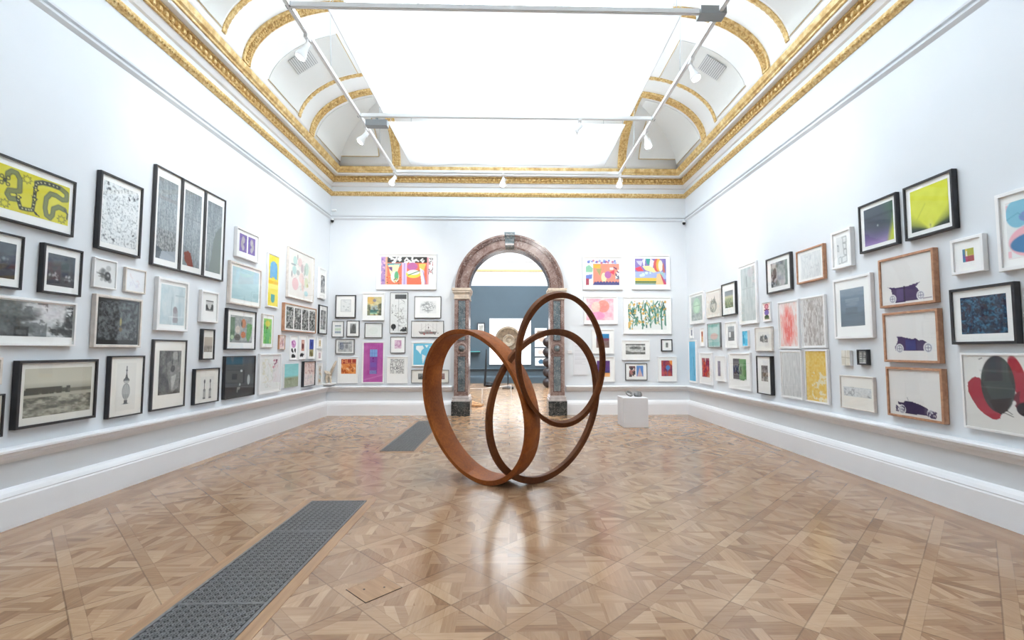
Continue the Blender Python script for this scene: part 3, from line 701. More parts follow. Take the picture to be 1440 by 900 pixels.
# ------------------------------------------------------------------ pictures: tiny paint box that draws ink onto a fine grid
FONT = {'A': '01110100011000111111100011000110001', 'B': '11110100011000111110100011000111110', 'C': '01111100001000010000100001000001111', 'D': '11110100011000110001100011000111110',
 'E': '11111100001000011110100001000011111', 'G': '01111100001000010011100011000101111', 'H': '10001100011000111111100011000110001', 'I': '11111001000010000100001000010011111',
 'L': '10000100001000010000100001000011111', 'M': '10001110111010110001100011000110001', 'N': '10001110011010110011100011000110001', 'O': '01110100011000110001100011000101110',
 'P': '11110100011000111110100001000010000', 'R': '11110100011000111110101001001010001', 'S': '01111100001000001110000010000111110', 'T': '11111001000010000100001000010000100',
 'U': '10001100011000110001100011000101110', 'V': '10001100011000110001010100101000100', 'W': '10001100011000110001101011101110001', 'Y': '10001010100010000100001000010000100', ' ': '0' * 35}
class Art:
    def __init__(s, w, h, bg, res, seed=1):
        s.w, s.h = w, h; s.nx, s.ny = max(8, int(w * res)), max(8, int(h * res))
        s.a = np.empty((s.ny, s.nx, 3)); s.a[:] = hexc(bg)
        s.X, s.Y = np.meshgrid((np.arange(s.nx) + .5) / s.nx, (np.arange(s.ny) + .5) / s.ny); s.rng = np.random.default_rng(seed)
    def put(s, m, c, al=1.0):
        c = np.array(hexc(c)) if isinstance(c, str) else np.asarray(c)
        m = (m * al)[..., None]; s.a = s.a * (1 - m) + c * m; return s
    def rect(s, x0, y0, x1, y1, c, al=1): return s.put(((s.X >= x0) & (s.X < x1) & (s.Y >= y0) & (s.Y < y1)).astype(float), c, al)
    def ell(s, cx, cy, rx, ry, c, al=1, ang=0):
        dx, dy = (s.X - cx) * s.w, (s.Y - cy) * s.h; ca, sa = math.cos(ang), math.sin(ang); u, v = dx * ca + dy * sa, -dx * sa + dy * ca
        d = np.sqrt((u / (rx * s.w)) ** 2 + (v / (ry * s.h)) ** 2); k = min(rx * s.nx, ry * s.ny)
        return s.put(np.clip((1 - d) * k + .5, 0, 1), c, al)
    def poly(s, pts, c, al=1):
        ins = np.zeros(s.X.shape, bool); n = len(pts)
        for i in range(n):
            (x0, y0), (x1, y1) = pts[i], pts[(i + 1) % n]
            if y0 == y1: continue
            cr = ((s.Y >= y0) != (s.Y >= y1)) & (s.X < (x1 - x0) * (s.Y - y0) / (y1 - y0) + x0); ins ^= cr
        return s.put(ins.astype(float), c, al)
    def dist(s, pts):
        D = np.full(s.X.shape, 9.)
        for (x0, y0), (x1, y1) in zip(pts[:-1], pts[1:]):
            ax, ay, bx_, by = x0 * s.w, y0 * s.h, x1 * s.w, y1 * s.h; ex, ey = bx_ - ax, by - ay; L = ex * ex + ey * ey + 1e-9
            t = np.clip(((s.X * s.w - ax) * ex + (s.Y * s.h - ay) * ey) / L, 0, 1)
            D = np.minimum(D, np.hypot(s.X * s.w - ax - t * ex, s.Y * s.h - ay - t * ey))
        return D
    def line(s, pts, wd, c, al=1):
        px = s.w / s.nx; return s.put(np.clip((wd / 2 - s.dist(pts)) / px + .5, 0, 1), c, al)
    def noise(s, sx, sy, octv=3):
        out = np.zeros(s.X.shape); amp, tot = 1., 0.
        for o in range(octv):
            gx, gy = max(2, int(sx * 2 ** o)), max(2, int(sy * 2 ** o)); g = s.rng.random((gy + 2, gx + 2))
            fx, fy = s.X * gx, s.Y * gy; ix, iy = np.minimum(fx.astype(int), gx), np.minimum(fy.astype(int), gy); tx, ty = fx - ix, fy - iy; tx, ty = tx * tx * (3 - 2 * tx), ty * ty * (3 - 2 * ty)
            v = (g[iy, ix] * (1 - tx) + g[iy, ix + 1] * tx) * (1 - ty) + (g[iy + 1, ix] * (1 - tx) + g[iy + 1, ix + 1] * tx) * ty
            out += v * amp; tot += amp; amp *= .55
        out /= tot; return np.clip((out - .5) * 1.7 + .5, 0, 1)
    def nz(s, sx, sy, lo, hi, octv=3, mask=None, al=1, con=1.):
        v = np.clip((s.noise(sx, sy, octv) - .5) * con + .5, 0, 1)[..., None]; L, H = np.array(hexc(lo)), np.array(hexc(hi)); c = L * (1 - v) + H * v
        m = (np.ones(s.X.shape) if mask is None else mask)[..., None] * al; s.a = s.a * (1 - m) + c * m; return s
    def box(s, x0, y0, x1, y1): return ((s.X >= x0) & (s.X < x1) & (s.Y >= y0) & (s.Y < y1)).astype(float)
    def grad(s, stops, mask=None, al=1, ang=0):
        t = s.Y * math.cos(ang) + s.X * math.sin(ang); P = [p for p, _ in stops]; cs = np.array([hexc(c) for _, c in stops])
        c = np.stack([np.interp(t, P, cs[:, i]) for i in range(3)], -1); m = (np.ones(s.X.shape) if mask is None else mask)[..., None] * al
        s.a = s.a * (1 - m) + c * m; return s
    def th(s, sx, sy, thr, c, octv=3, mask=None, al=1, soft=.06):
        n = s.noise(sx, sy, octv); m = np.clip((n - thr) / soft, 0, 1) * (1 if mask is None else mask); return s.put(m, c, al)
    def text(s, txt, x0, y0, x1, y1, c, al=1, bold=False):
        n = len(txt); cw = (x1 - x0) / n
        for i, ch in enumerate(txt):
            g = np.array([int(q) for q in FONT.get(ch, FONT[' '])]).reshape(7, 5)
            u = (s.X - x0 - i * cw) / (cw * .86); v = (s.Y - y0) / (y1 - y0); ok = (u >= 0) & (u < 1) & (v >= 0) & (v < 1)
            m = np.zeros(s.X.shape); m[ok] = g[(v[ok] * 7).astype(int), (u[ok] * 5).astype(int)]; s.put(m, c, al)
        return s
    def dots(s, n, r, cols, x0=0, y0=0, x1=1, y1=1, al=1, asp=1.):
        for i in range(n):
            x, y = x0 + s.rng.random() * (x1 - x0), y0 + s.rng.random() * (y1 - y0); q = r * (.5 + s.rng.random()); s.ell(x, y, q / s.w, q * asp / s.h, cols[i % len(cols)], al, s.rng.random() * 3)
        return s
    def scribble(s, n, cols, wd, x0=0, y0=0, x1=1, y1=1, step=.12, k=6, al=1):
        for i in range(n):
            p = [(x0 + s.rng.random() * (x1 - x0), y0 + s.rng.random() * (y1 - y0))]
            for _ in range(k): p.append((min(x1, max(x0, p[-1][0] + (s.rng.random() - .5) * 2 * step)), min(y1, max(y0, p[-1][1] + (s.rng.random() - .5) * 2 * step * s.w / s.h))))
            s.line(p, wd, cols[i % len(cols)], al)
        return s

def print_mesh(name, art, y, x0, z1, parent, label=None):
    ny, nx = art.ny, art.nx; gx = np.linspace(0, art.w, nx); gz = np.linspace(0, -art.h, ny)
    co = np.zeros((ny, nx, 3)); co[..., 0] = x0 + gx[None, :]; co[..., 1] = y; co[..., 2] = z1 + gz[:, None]
    i = np.arange(nx * ny).reshape(ny, nx); q = np.stack([i[:-1, :-1], i[1:, :-1], i[1:, 1:], i[:-1, 1:]], -1).reshape(-1, 4)
    me = bpy.data.meshes.new(name); me.vertices.add(nx * ny); me.vertices.foreach_set('co', co.ravel())
    me.loops.add(len(q) * 4); me.loops.foreach_set('vertex_index', q.ravel().astype(np.int32)); me.polygons.add(len(q)); me.polygons.foreach_set('loop_start', np.arange(0, len(q) * 4, 4, dtype=np.int32))
    a = np.clip(art.a, 0, 1) * .93 + .06; a = np.where(a <= .04045, a / 12.92, ((a + .055) / 1.055) ** 2.4)  # ink never fully black; haze also put in as a lift towards white
    me.attributes.new('ink', 'FLOAT_COLOR', 'POINT'); c = np.ones((art.ny, art.nx, 4)); c[..., :3] = a
    me.update(); me.validate(); at = me.attributes['ink']; at.data.foreach_set('color', c.ravel().astype(np.float32))
    me.materials.append(M['print']); o = bpy.data.objects.new(name, me); C.objects.link(o); o.parent = parent
    if label: o['label'] = label
    return o
RECT = {
'L1':(3.790,4.696,2.594,3.138,0.045), 'L2':(3.893,4.234,2.022,2.486,0.05), 'L3':(4.407,4.808,2.026,2.481,0.05), 'L4':(3.793,4.780,1.541,1.961,0.045), 'L5':(4.244,5.043,0.821,1.413,0.06), 'L6':(3.976,4.121,1.219,1.443,0.05), 'L7':(3.996,4.158,0.784,1.140,0.05), 'L8':(4.958,5.535,2.549,3.366,0.05), 'L9':(4.956,5.244,2.150,2.457,0.035), 'L10':(5.359,5.658,2.152,2.425,0.035), 'L11':(4.981,5.603,1.535,2.083,0.05), 'L12':(5.203,5.683,0.778,1.443,0.05), 'L13':(5.827,6.423,0.779,1.635,0.035), 'L14':(5.720,7.136,2.516,3.730,0.045), 'L15':(5.835,6.390,1.745,2.393,0.05), 'L16':(6.653,7.039,1.896,2.336,0.05), 'L17':(6.712,6.988,1.372,1.801,0.05), 'L18':(6.585,7.133,0.769,1.253,0.05), 'L19':(7.263,8.114,0.772,1.416,0.05), 'L20':(7.265,8.091,1.512,2.139,0.05), 'L21':(7.436,8.087,2.961,3.422,0.05), 'L22':(7.296,8.215,2.216,2.868,0.05), 'L23':(8.439,8.855,2.266,3.225,0.04), 'L24':(8.319,8.707,1.551,2.133,0.035), 'L25':(8.260,9.033,0.753,1.446,0.045), 'L26':(9.182,10.381,2.525,3.493,0.05), 'L27':(10.678,11.072,2.663,3.348,0.05), 'L28':(9.055,10.533,1.870,2.401,0.06), 'L29':(10.746,11.217,1.873,2.523,0.04), 'L30':(8.939,9.172,1.523,1.787,0.035), 'L31':(9.398,9.719,1.323,1.786,0.03), 'L32':(9.798,10.131,1.323,1.801,0.03), 'L33':(10.224,10.569,1.324,1.799,0.03), 'L34':(10.728,10.970,1.548,1.790,0.03), 'L35':(10.727,10.979,1.282,1.516,0.03), 'L36':(10.755,11.025,0.730,1.218,0.03), 'L37':(9.189,9.777,0.793,1.243,0.03), 'L38':(9.979,10.563,0.752,1.277,0.06), 'B1':(-3.153,-1.741,2.936,3.787,0.05), 'B2':(-4.090,-3.617,2.264,2.803,0.05), 'B3':(-4.161,-3.885,1.815,2.187,0.04), 'B4':(-3.820,-3.523,1.823,2.203,0.04), 'B5':(-3.461,-2.946,2.208,2.850,0.05), 'B6':(-3.403,-2.984,1.792,2.148,0.04), 'B7':(-2.819,-2.400,1.909,2.865,0.04), 'B8':(-2.248,-1.623,2.261,2.779,0.04), 'B9':(-2.313,-1.555,1.808,2.200,0.04), 'B10':(-2.796,-2.448,1.442,1.826,0.04), 'B11':(-2.298,-1.595,1.135,1.699,0.04), 'B12':(-2.866,-2.384,0.740,1.359,0.04), 'B13':(-2.297,-1.425,0.743,1.053,0.04), 'B14':(-3.448,-2.944,0.741,1.707,0.04), 'B15':(-4.070,-3.625,1.421,1.770,0.04), 'B16':(-4.006,-3.536,0.742,1.351,0.04), 'B17':(1.733,2.691,2.948,3.741,0.05), 'B18':(2.913,3.830,2.952,3.783,0.05), 'B19':(1.750,2.560,2.124,2.789,0.05), 'B20':(2.694,3.843,1.892,2.773,0.05), 'B21':(1.938,2.467,1.425,2.000,0.05), 'B22':(1.932,2.480,0.766,1.355,0.05), 'B23':(2.645,3.322,1.275,1.744,0.04), 'B24':(3.589,3.858,1.480,1.769,0.04), 'B25':(2.726,3.245,0.802,1.198,0.04), 'B26':(3.503,3.957,0.769,1.354,0.04), 'B27':(1.496,1.827,0.925,1.691,0.02), 'R1':(-11.131,-10.312,2.103,2.802,0.04), 'R2':(-10.161,-9.487,2.191,2.746,0.04), 'R3':(-9.399,-8.808,2.174,2.802,0.05), 'R4':(-11.181,-10.985,1.785,2.034,0.03), 'R5':(-10.569,-10.361,1.597,1.986,0.03), 'R6':(-10.142,-9.525,1.567,2.067,0.04), 'R7':(-9.302,-8.815,1.547,2.053,0.04), 'R8':(-8.621,-8.402,1.573,1.861,0.04), 'R9':(-11.279,-10.807,0.763,1.737,0.03), 'R10':(-10.619,-9.965,0.776,1.453,0.04), 'R11':(-9.797,-9.339,0.887,1.389,0.04), 'R12':(-9.202,-8.353,0.780,1.459,0.04), 'R13':(-8.691,-8.056,1.966,3.041,0.04), 'R14':(-7.720,-7.031,2.417,2.987,0.05), 'R15':(-7.916,-7.664,1.981,2.295,0.03), 'R16':(-7.431,-6.893,1.528,2.255,0.04), 'R17':(-6.834,-6.306,1.535,2.258,0.04), 'R18':(-7.415,-6.861,0.782,1.504,0.04), 'R19':(-6.795,-6.290,0.783,1.514,0.04), 'R20':(-8.161,-7.629,1.492,1.891,0.04), 'R21':(-8.086,-7.639,0.780,1.412,0.07), 'R22':(-6.889,-6.272,2.464,2.942,0.05), 'R23':(-6.098,-5.740,2.546,3.028,0.06), 'R24':(-6.112,-5.458,1.648,2.412,0.05), 'R25':(-6.011,-5.859,1.313,1.503,0.04), 'R26':(-5.733,-5.565,1.329,1.513,0.05), 'R27':(-6.070,-5.498,0.781,1.190,0.04), 'R28':(-5.606,-5.039,2.657,3.230,0.05), 'R29':(-4.932,-4.361,2.656,3.227,0.06), 'R30':(-4.432,-4.115,2.211,2.545,0.05), 'R31':(-3.991,-3.528,2.172,2.839,0.05), 'R32':(-5.320,-4.608,1.976,2.523,0.06), 'R33':(-5.294,-4.596,1.375,1.916,0.06), 'R34':(-5.282,-4.584,0.788,1.322,0.06), 'R35':(-4.460,-3.867,1.557,2.077,0.06), 'R36':(-4.405,-3.614,0.790,1.478,0.04), 
}
K, W_, O_, F_, G_, D_ = 'black', 'white', 'oak', 'offwhite', 'greyframe', 'dkgrey'
PIC = []
def pic(key, frame, fw, prints, label, mount='mount', name='framed_picture', glass=True, res=105, slim=False):
    """prints: list of (x0, y0, x1, y1, background, painter) in fractions of the outer frame"""
    PIC.append((key, frame, fw, prints, label, mount, name, glass, res, slim))
def snake(A):
    A.nz(6, 4, '#d4ca34', '#e0d84a', 3)
    A.scribble(5, ['#d8a040', '#c9c030'], .006, step=.06, al=.5)
    g, dk = '#7d8558', '#3b403a'
    b1 = [(.296, .269), (.298, .186), (.336, .105), (.386, .115), (.422, .232), (.426, .499), (.381, .532), (.318, .556), (.303, .648), (.332, .729), (.391, .709)]
    b2 = [(.599, .181), (.667, .118), (.771, .094), (.879, .103), (.959, .181), (.962, .342), (.909, .375), (.831, .317), (.767, .318), (.719, .462), (.711, .707), (.731, .869), (.775, .915), (.803, .824), (.809, .666), (.871, .581), (.945, .613)]
    for b in (b1, b2): A.line(b, .045, '#5b6150').line(b, .030, g)
    A.line([(.945, .613), (.985, .70), (.98, .82)], .018, '#5b6150')
    b3 = [(.407, .657), (.446, .878), (.522, .872), (.574, .849), (.584, .662), (.585, .554), (.589, .338), (.599, .181), (.667, .118), (.771, .094), (.86, .10)]
    A.line(b3, .032, dk)
    for i in range(len(b3) - 1):
        for t in (.25, .75): x, y = b3[i][0] + (b3[i + 1][0] - b3[i][0]) * t, b3[i][1] + (b3[i + 1][1] - b3[i][1]) * t; A.ell(x, y, .010, .018, '#cfd0a0')
    for x, y in ((.594, .356), (.586, .586), (.416, .65)): A.poly([(x - .035, y - .07), (x + .04, y - .03), (x, y + .08)], dk).poly([(x - .015, y - .035), (x + .018, y - .015), (x, y + .035)], '#d3cc60')
    A.poly([(.57, .78), (.60, .93), (.67, .97), (.60, .86)], dk)
    A.ell(.272, .358, .022, .05, dk)
    for k in range(4):
        a = PI / 4 + k * PI / 2; x, y = .272 + .045 * math.cos(a), .358 + .10 * math.sin(a)
        A.ell(x, y, .022, .048, dk).ell(x, y, .012, .026, '#d8d060')
    for x, y in ((.496, .174), (.284, .873), (.913, .87), (.08, .3)):
        P = []
        for k in range(17):
            a = 2 * PI * k / 16; q = .055 if k % 2 == 0 else .030; P.append((x + q * math.cos(a), y + q * 1.9 * math.sin(a)))
        A.line(P, .006, '#6e6f3a')
    A.line([(.05, .75), (.12, .6), (.2, .65)], .04, g)
pic('L1', K, .018, [(.05, .14, .94, .82, '#dcd62c', snake)], 'yellow print of a grey winding snake in a black frame, upper left image edge', res=150)
def night(A):
    A.grad([(0, '#55616c'), (.45, '#4a525b'), (.6, '#3a3c42'), (1, '#2e2a2f')]); A.nz(4, 8, '#30343a', '#606a74', 3, al=.35)
    A.dots(16, .010, ['#c8ccd0', '#8f959b'], .05, .66, .95, .80, .8, .6); A.ell(.3, .6, .03, .03, '#d0d4d8', .7)
def night2(A):
    night(A); A.rect(0, .62, 1, 1, '#2d282b', .8); A.ell(.6, .45, .06, .05, '#aab0b6', .6).dots(5, .012, ['#9aa0a8'], .3, .4, .9, .6, .6)
pic('L2', K, .016, [(.12, .17, .84, .82, '#40464e', night2)], 'black framed dusk photograph cut by the left edge, below the yellow snake print')
pic('L3', K, .018, [(.14, .18, .83, .83, '#40464e', night)], 'black framed square night harbour photograph right of its twin at the left edge')
def pano(A):
    A.nz(5, 3, '#c9cdd0', '#eceeef', 3); dk = np.clip((.62 - A.X + (A.noise(6, 5) - .5) * .25) * 7, 0, 1)
    A.grad([(0, '#6a6f70'), (.4, '#54585a'), (.45, '#3d4042'), (1, '#4a4d4f')], dk); A.nz(12, 6, '#2c2f31', '#8a8f90', 4, dk, .35)
    A.th(9, 4, .52, '#5a5f61', 4, A.box(.5, 0, .72, 1), .8); A.rect(.42, .72, .55, 1, '#232527'); A.rect(.44, .80, .53, .93, '#4a4d50')
    for x, y, rx in ((.80, .75, .05), (.97, .2, .05), (.96, .45, .05), (.95, .75, .07), (.88, .9, .09)): A.th(14, 10, .45, '#2a2d2f', 3, np.clip(1.6 - np.hypot((A.X - x) / rx, (A.Y - y) / .25), 0, 1), .95, .1)
    A.nz(40, 20, '#202224', '#f0f0f0', 2, al=.12)
pic('L4', W_, .02, [(.02, .08, .975, .80, '#808486', pano)], 'wide black and white tree panorama in a white frame at the left edge')
def fields(A):
    A.grad([(0, '#c9c5b4'), (.3, '#cfcbba'), (.42, '#aeaa9a'), (.5, '#8d8a7c'), (.55, '#b4b0a0'), (1, '#6e6b60')])
    A.th(16, 3, .30, '#46453d', 3, A.box(0, .40, .66, .54), .95, .15).rect(0, .43, .62, .53, '#4a4941', .8); A.rect(.62, .46, 1, .52, '#6d6b60', .8)
    A.nz(9, 16, '#4b4a40', '#bfbbaa', 4, A.box(0, .60, 1, 1), .85, 1.6); A.rect(0, .56, 1, .60, '#b9b5a5', .7)
pic('L5', K, .024, [(.085, .125, .925, .85, '#aaa898', fields)], 'sepia riverside landscape print with cream mount in a black frame, bottom row at left', 'cream', res=130)
pic('L6', F_, .02, [(.1, .12, .80, .86, '#c9c6c0', lambda A: A.ell(.9, .5, .35, .35, '#55504a'))], 'sliver of a pale framed picture at the left edge beside the sepia landscape', 'cream')
pic('L7', K, .014, [(.2, .2, .7, .8, '#d8dbd8', lambda A: A.nz(4, 4, '#c0c8c4', '#e8ece8'))], 'sliver of a black framed pale picture lowest at the left image edge', 'cream')
def speck(A):
    A.nz(5, 6, '#e2e7ea', '#f2f4f5', 3); m = np.clip(1.25 - 2.2 * np.abs(A.X - .5) ** 2 - .2, 0, 1)
    A.th(36, 46, .60, '#8d959b', 3, al=.6, soft=.25); A.th(24, 30, .72, '#6d757c', 3, al=.6, soft=.2)
    for x, y in ((.1, .04), (.95, .1), (.15, .12), (.7, .16), (.85, .15), (.28, .9), (.1, .88), (.9, .75), (.35, .93)): A.dots(3, .010, ['#50555a', '#7a8086'], x - .04, y - .02, x + .04, y + .02)
pic('L8', K, .024, [(.09, .10, .91, .90, '#e9ecee', speck)], 'black framed speckled white drawing high on the left wall beside the yellow snake print', res=140)
def eye(A): A.dots(14, .02, ['#8d9193', '#55595c'], .3, .35, .75, .75, .5); A.ell(.62, .58, .15, .17, '#43474b', .85).ell(.64, .55, .05, .04, '#c5c9cb').line([(.12, .5), (.5, .55)], .008, '#55595c').line([(.2, .62), (.5, .62)], .006, '#777777').ell(.65, .28, .12, .10, '#9a9ea0', .5)
pic('L9', W_, .014, [(.06, .06, .94, .94, '#eef0f1', eye)], 'small square white framed ink drawing with one dark blot, above the black etching')
pic('L10', F_, .014, [(.08, .08, .92, .92, '#e9ebf0', lambda A: A.scribble(5, ['#d5d4e2', '#e0d3d6'], .006, .2, .2, .8, .8))], 'small nearly blank pale framed sheet right of the ink blot drawing')
def etch(A):
    A.grad([(0, '#3c4144'), (1, '#2a2e30')]); m = A.box(.05, .06, .95, .92); A.nz(18, 16, '#24282b', '#666e72', 4, m, .9, 1.7)
    A.scribble(26, ['#8b9396', '#757d80'], .004, .08, .1, .92, .88, .06, al=.7); A.ell(.55, .5, .025, .09, '#a89a5c', .9).ell(.55, .66, .04, .05, '#6f5a35', .8)
    A.rect(0, .90, 1, 1, '#202427')
pic('L11', F_, .024, [(.055, .055, .955, .945, '#303437', etch)], 'near black etching with a small gold mark, full size in a limed white frame', res=140)
def urn(A):
    g, d = '#b8b9b6', '#55575a'
    A.ell(.5, .86, .20, .015, '#c6c6c4'); A.rect(.42, .78, .58, .85, d).poly([(.38, .86), (.62, .86), (.56, .82), (.44, .82)], d)
    A.ell(.5, .60, .20, .17, '#8c8e8e').ell(.5, .60, .17, .15, g); A.poly([(.34, .66), (.66, .66), (.56, .79), (.44, .79)], '#a4a6a5')
    for x in (.4, .5, .6): A.line([(x, .46), (x, .74)], .004, '#87898a')
    A.ell(.5, .37, .15, .055, d).rect(.37, .36, .63, .43, g).rect(.36, .345, .64, .375, '#5f6264'); A.poly([(.42, .33), (.58, .33), (.52, .22), (.48, .22)], '#4a4c4f'); A.line([(.5, .25), (.5, .08)], .012, '#55575a').line([(.47, .16), (.53, .16)], .01, d)
pic('L12', K, .014, [(.22, .12, .78, .90, '#e9e7e1', urn)], 'drawing of a lidded glass urn on cream paper in a black frame', 'cream', res=200)
def veil(A):
    A.nz(5, 7, '#2b2b2b', '#6a6866', 4, con=1.3); A.poly([(.62, .02), (.80, .04), (.86, .30), (.95, .62), (.90, .85), (.62, .97), (.50, .62), (.62, .30)], '#8f8d89', .75)
    A.ell(.72, .12, .12, .10, '#a6a39e', .7).poly([(.35, .30), (.55, .22), (.62, .5), (.55, .95), (.40, .62)], '#807e7b', .7).poly([(.55, .6), (.8, .55), (.7, .8), (.6, .95)], '#c8c6c1', .7); A.ell(.62, .42, .10, .08, '#232323', .8).ell(.25, .45, .06, .05, '#6f6d6a', .5)
    A.rect(.88, 0, 1, .5, '#8d8b88', .7); A.nz(20, 30, '#000000', '#ffffff', 3, al=.10)
pic('L13', D_, .02, [(.19, .16, .84, .79, '#454443', veil)], 'shadowy black and white photograph of a veiled shape, tall dark grey frame, bottom row', 'cream', res=130)
def rain(A, k):
    A.grad([(0, '#7c8488'), (.2, '#9aa3a8'), (.55, '#a4adb3'), (1, '#7f898d')]); A.nz(26, 5, '#6d767b', '#c3cacf', 3, al=.45); A.th(30, 60, .60, '#596166', 3, al=.35)
    if k == 0: A.nz(24, 50, '#55595c', '#b8b8b6', 3, A.box(0, .62, 1, .9), .6, 1.8); A.rect(0, .22, 1, .27, '#857d78', .35).poly([(0, 1), (.25, .9), (1, .86), (1, 1)], '#9ba4ae').poly([(0, .84), (.3, .88), (.2, 1), (0, 1)], '#59636b')
    if k == 1: A.poly([(.08, .83), (.30, .80), (.45, .82), (.62, .97), (.60, 1), (.32, 1), (.12, .92)], '#83463c').rect(0, .36, 1, .38, '#7c8488', .5)
    if k == 2: A.poly([(.95, .30), (.60, .42), (.45, .55), (.40, .75), (.3, .85), (.2, 1), (1, 1), (1, .3)], '#7b8683')
for i, (a, lb) in enumerate((('a', 'left panel of the tall rain-streaked landscape trio, thin dark frame'), ('b', 'middle panel of the rain-streaked trio with a dark red shape at its foot'), ('c', 'right panel of the rain-streaked trio with a large grey green form'))):
    pic('L14' + a, D_, .018, [(.14, .10, .86, .92, '#9aa3a8', (lambda k: lambda A: rain(A, k))(i))], lb, res=110)
def mist(A):
    A.nz(5, 6, '#b9ccd3', '#d3dde0', 3); A.nz(14, 3, '#9fb4bb', '#dfe7e9', 2, A.box(.3, .05, .95, 1), .5); A.ell(.6, .62, .09, .09, '#7b6f74', .8).ell(.62, .86, .11, .07, '#8a8b92', .8).poly([(.5, .62), (.7, .62), (.72, .95), (.52, .95)], '#948e95', .6).line([(.45, .3), (.45, .75)], .01, '#9db0b6').line([(.35, .8), (.95, .78)], .006, '#eef2f3').line([(.6, .25), (.95, .25)], .015, '#a7b9bf')
pic('L15', W_, .03, [(.12, .12, .90, .88, '#c4d3d8', mist)], 'pale blue misty print with a faint mauve figure shape in a wide white frame')
pic('L16', W_, .026, [(.30, .30, .74, .64, '#cfcfcd', lambda A: A.poly([(0, 1), (0, .5), (.18, .35), (.3, .6), (.42, .8), (.6, .8), (.78, .3), (1, .45), (1, 1)], '#3a3c3c').rect(0, .88, 1, 1, '#8d8d8b').rect(0, 0, 1, .12, '#6b6b69'))], 'small dark landscape photograph in a wide white frame above the sepia shoreline')
pic('L17', K, .018, [(.20, .26, .86, .75, '#b9aea1', lambda A: A.grad([(0, '#c4b8aa'), (.55, '#b5a99c'), (.65, '#7d756d'), (1, '#8f877e')]).nz(12, 6, '#6d655e', '#c9beb1', 3, A.box(0, .6, 1, 1), .6))], 'small sepia shoreline photograph in a thick black frame, above the two bottles drawing', 'cream')
def bottles(A):
    for x in (.30, .74): A.rect(x - .09, .60, x + .09, .97, '#a2a3a0').ell(x, .60, .09, .07, '#8a8b89').rect(x - .03, .28, x + .03, .56, '#6b6c6c').ell(x, .22, .055, .09, '#55575a').rect(x - .10, .9, x + .10, .98, '#77797a').line([(x - .05, .65), (x - .05, .9)], .004, '#dcdcd8').line([(x + .04, .65), (x + .04, .9)], .004, '#e6e6e2')
pic('L18', K, .014, [(.26, .24, .78, .88, '#ecebe6', bottles)], 'drawing of two stoppered bottles on cream paper in a black frame, bottom row', 'cream', res=200)
def nocturne(A):
    A.grad([(0, '#2b3d4c'), (.17, '#2d3f4f'), (.20, '#3a3f44'), (.7, '#3a3d41'), (.74, '#2b2c2f'), (1, '#303134')]); A.rect(.0, 0, .6, .18, '#2f4a5e', .8)
    A.ell(.80, .60, .05, .13, '#a9b0b2').ell(.46, .78, .05, .05, '#8a9092').ell(.50, .70, .03, .035, '#9ea4a6').ell(.54, .36, .04, .03, '#b9bfc1'); A.ell(.42, .84, .02, .06, '#888e90').rect(0, .74, 1, .76, '#1f2022')
pic('L19', K, .016, [(.02, .02, .98, .98, '#34383c', nocturne)], 'dark charcoal still life print filling its black frame, reflecting the room, bottom row', glass=True, res=130)
def figures(A):
    A.nz(10, 8, '#8c9497', '#b9bdbb', 3); A.poly([(0, .1), (.2, .1), (.2, .8), (.05, 1), (0, .9)], '#5e8268').poly([(.75, .25), (1, .3), (.95, .7), (.82, 1), (.72, .8)], '#62a05c').ell(.58, .28, .11, .17, '#cc7a4e').ell(.58, .70, .11, .12, '#d4713f').ell(.33, .52, .11, .14, '#d9cfc4').ell(.33, .80, .13, .12, '#54504c').ell(.5, .3, .03, .1, '#4c4c48').rect(.0, .9, 1, 1, '#7d8488', .6).ell(.10, .80, .07, .08, '#bcd8b0')
    A.nz(26, 20, '#505050', '#e8e8e4', 2, al=.14)
pic('L20', K, .02, [(.13, .15, .88, .82, '#9da3a4', figures)], 'black framed print of green, orange and grey rounded figures above the charcoal still life')
def twins(A): A.nz(5, 5, '#5a3f96', '#6c50a8', 2); A.ell(.5, .32, .20, .20, '#b9b4b0').ell(.36, .55, .17, .22, '#a8a3a0').ell(.5, .75, .16, .15, '#bdb8b4').nz(18, 20, '#5a3f96', '#d8d4cc', 3, al=.25)
pic('L21', W_, .02, [(.15, .17, .47, .78, '#6349a0', twins), (.53, .17, .86, .78, '#6349a0', lambda A: (twins(A), setattr(A, 'a', A.a[:, ::-1])))], 'white framed pair of purple squares with grey blotches beside the tall trio')
pic('L22', F_, .024, [(.09, .11, .93, .87, '#b8d9e2', lambda A: A.grad([(0, '#b9dde9'), (.4, '#bfe0e8'), (.7, '#b4d5da'), (1, '#acccd2')]).nz(5, 12, '#a9cdd6', '#d0e8ec', 3, al=.35))], 'pale blue seascape print in a limed white frame above the black framed figures')
def archy(A): A.nz(5, 9, '#f2dd3e', '#f8e75a', 2); A.ell(.52, .24, .35, .13, '#62b3e0').rect(.17, .24, .87, .46, '#62b3e0').rect(.38, .43, .62, .46, '#f2dd3e').rect(.02, .50, .98, .56, '#f2c93a').rect(.02, .56, .98, .66, '#f7ec6a').ell(.5, .86, .18, .07, '#48a9a8').rect(.32, .77, .68, .86, '#48a9a8'); A.nz(12, 20, '#4ea5d8', '#90cdee', 2, A.box(.17, .14, .87, .45), .25)
pic('L23', W_, .016, [(.06, .03, .94, .97, '#f4e04a', archy)], 'tall bright yellow print with a blue arch above a small teal shield')
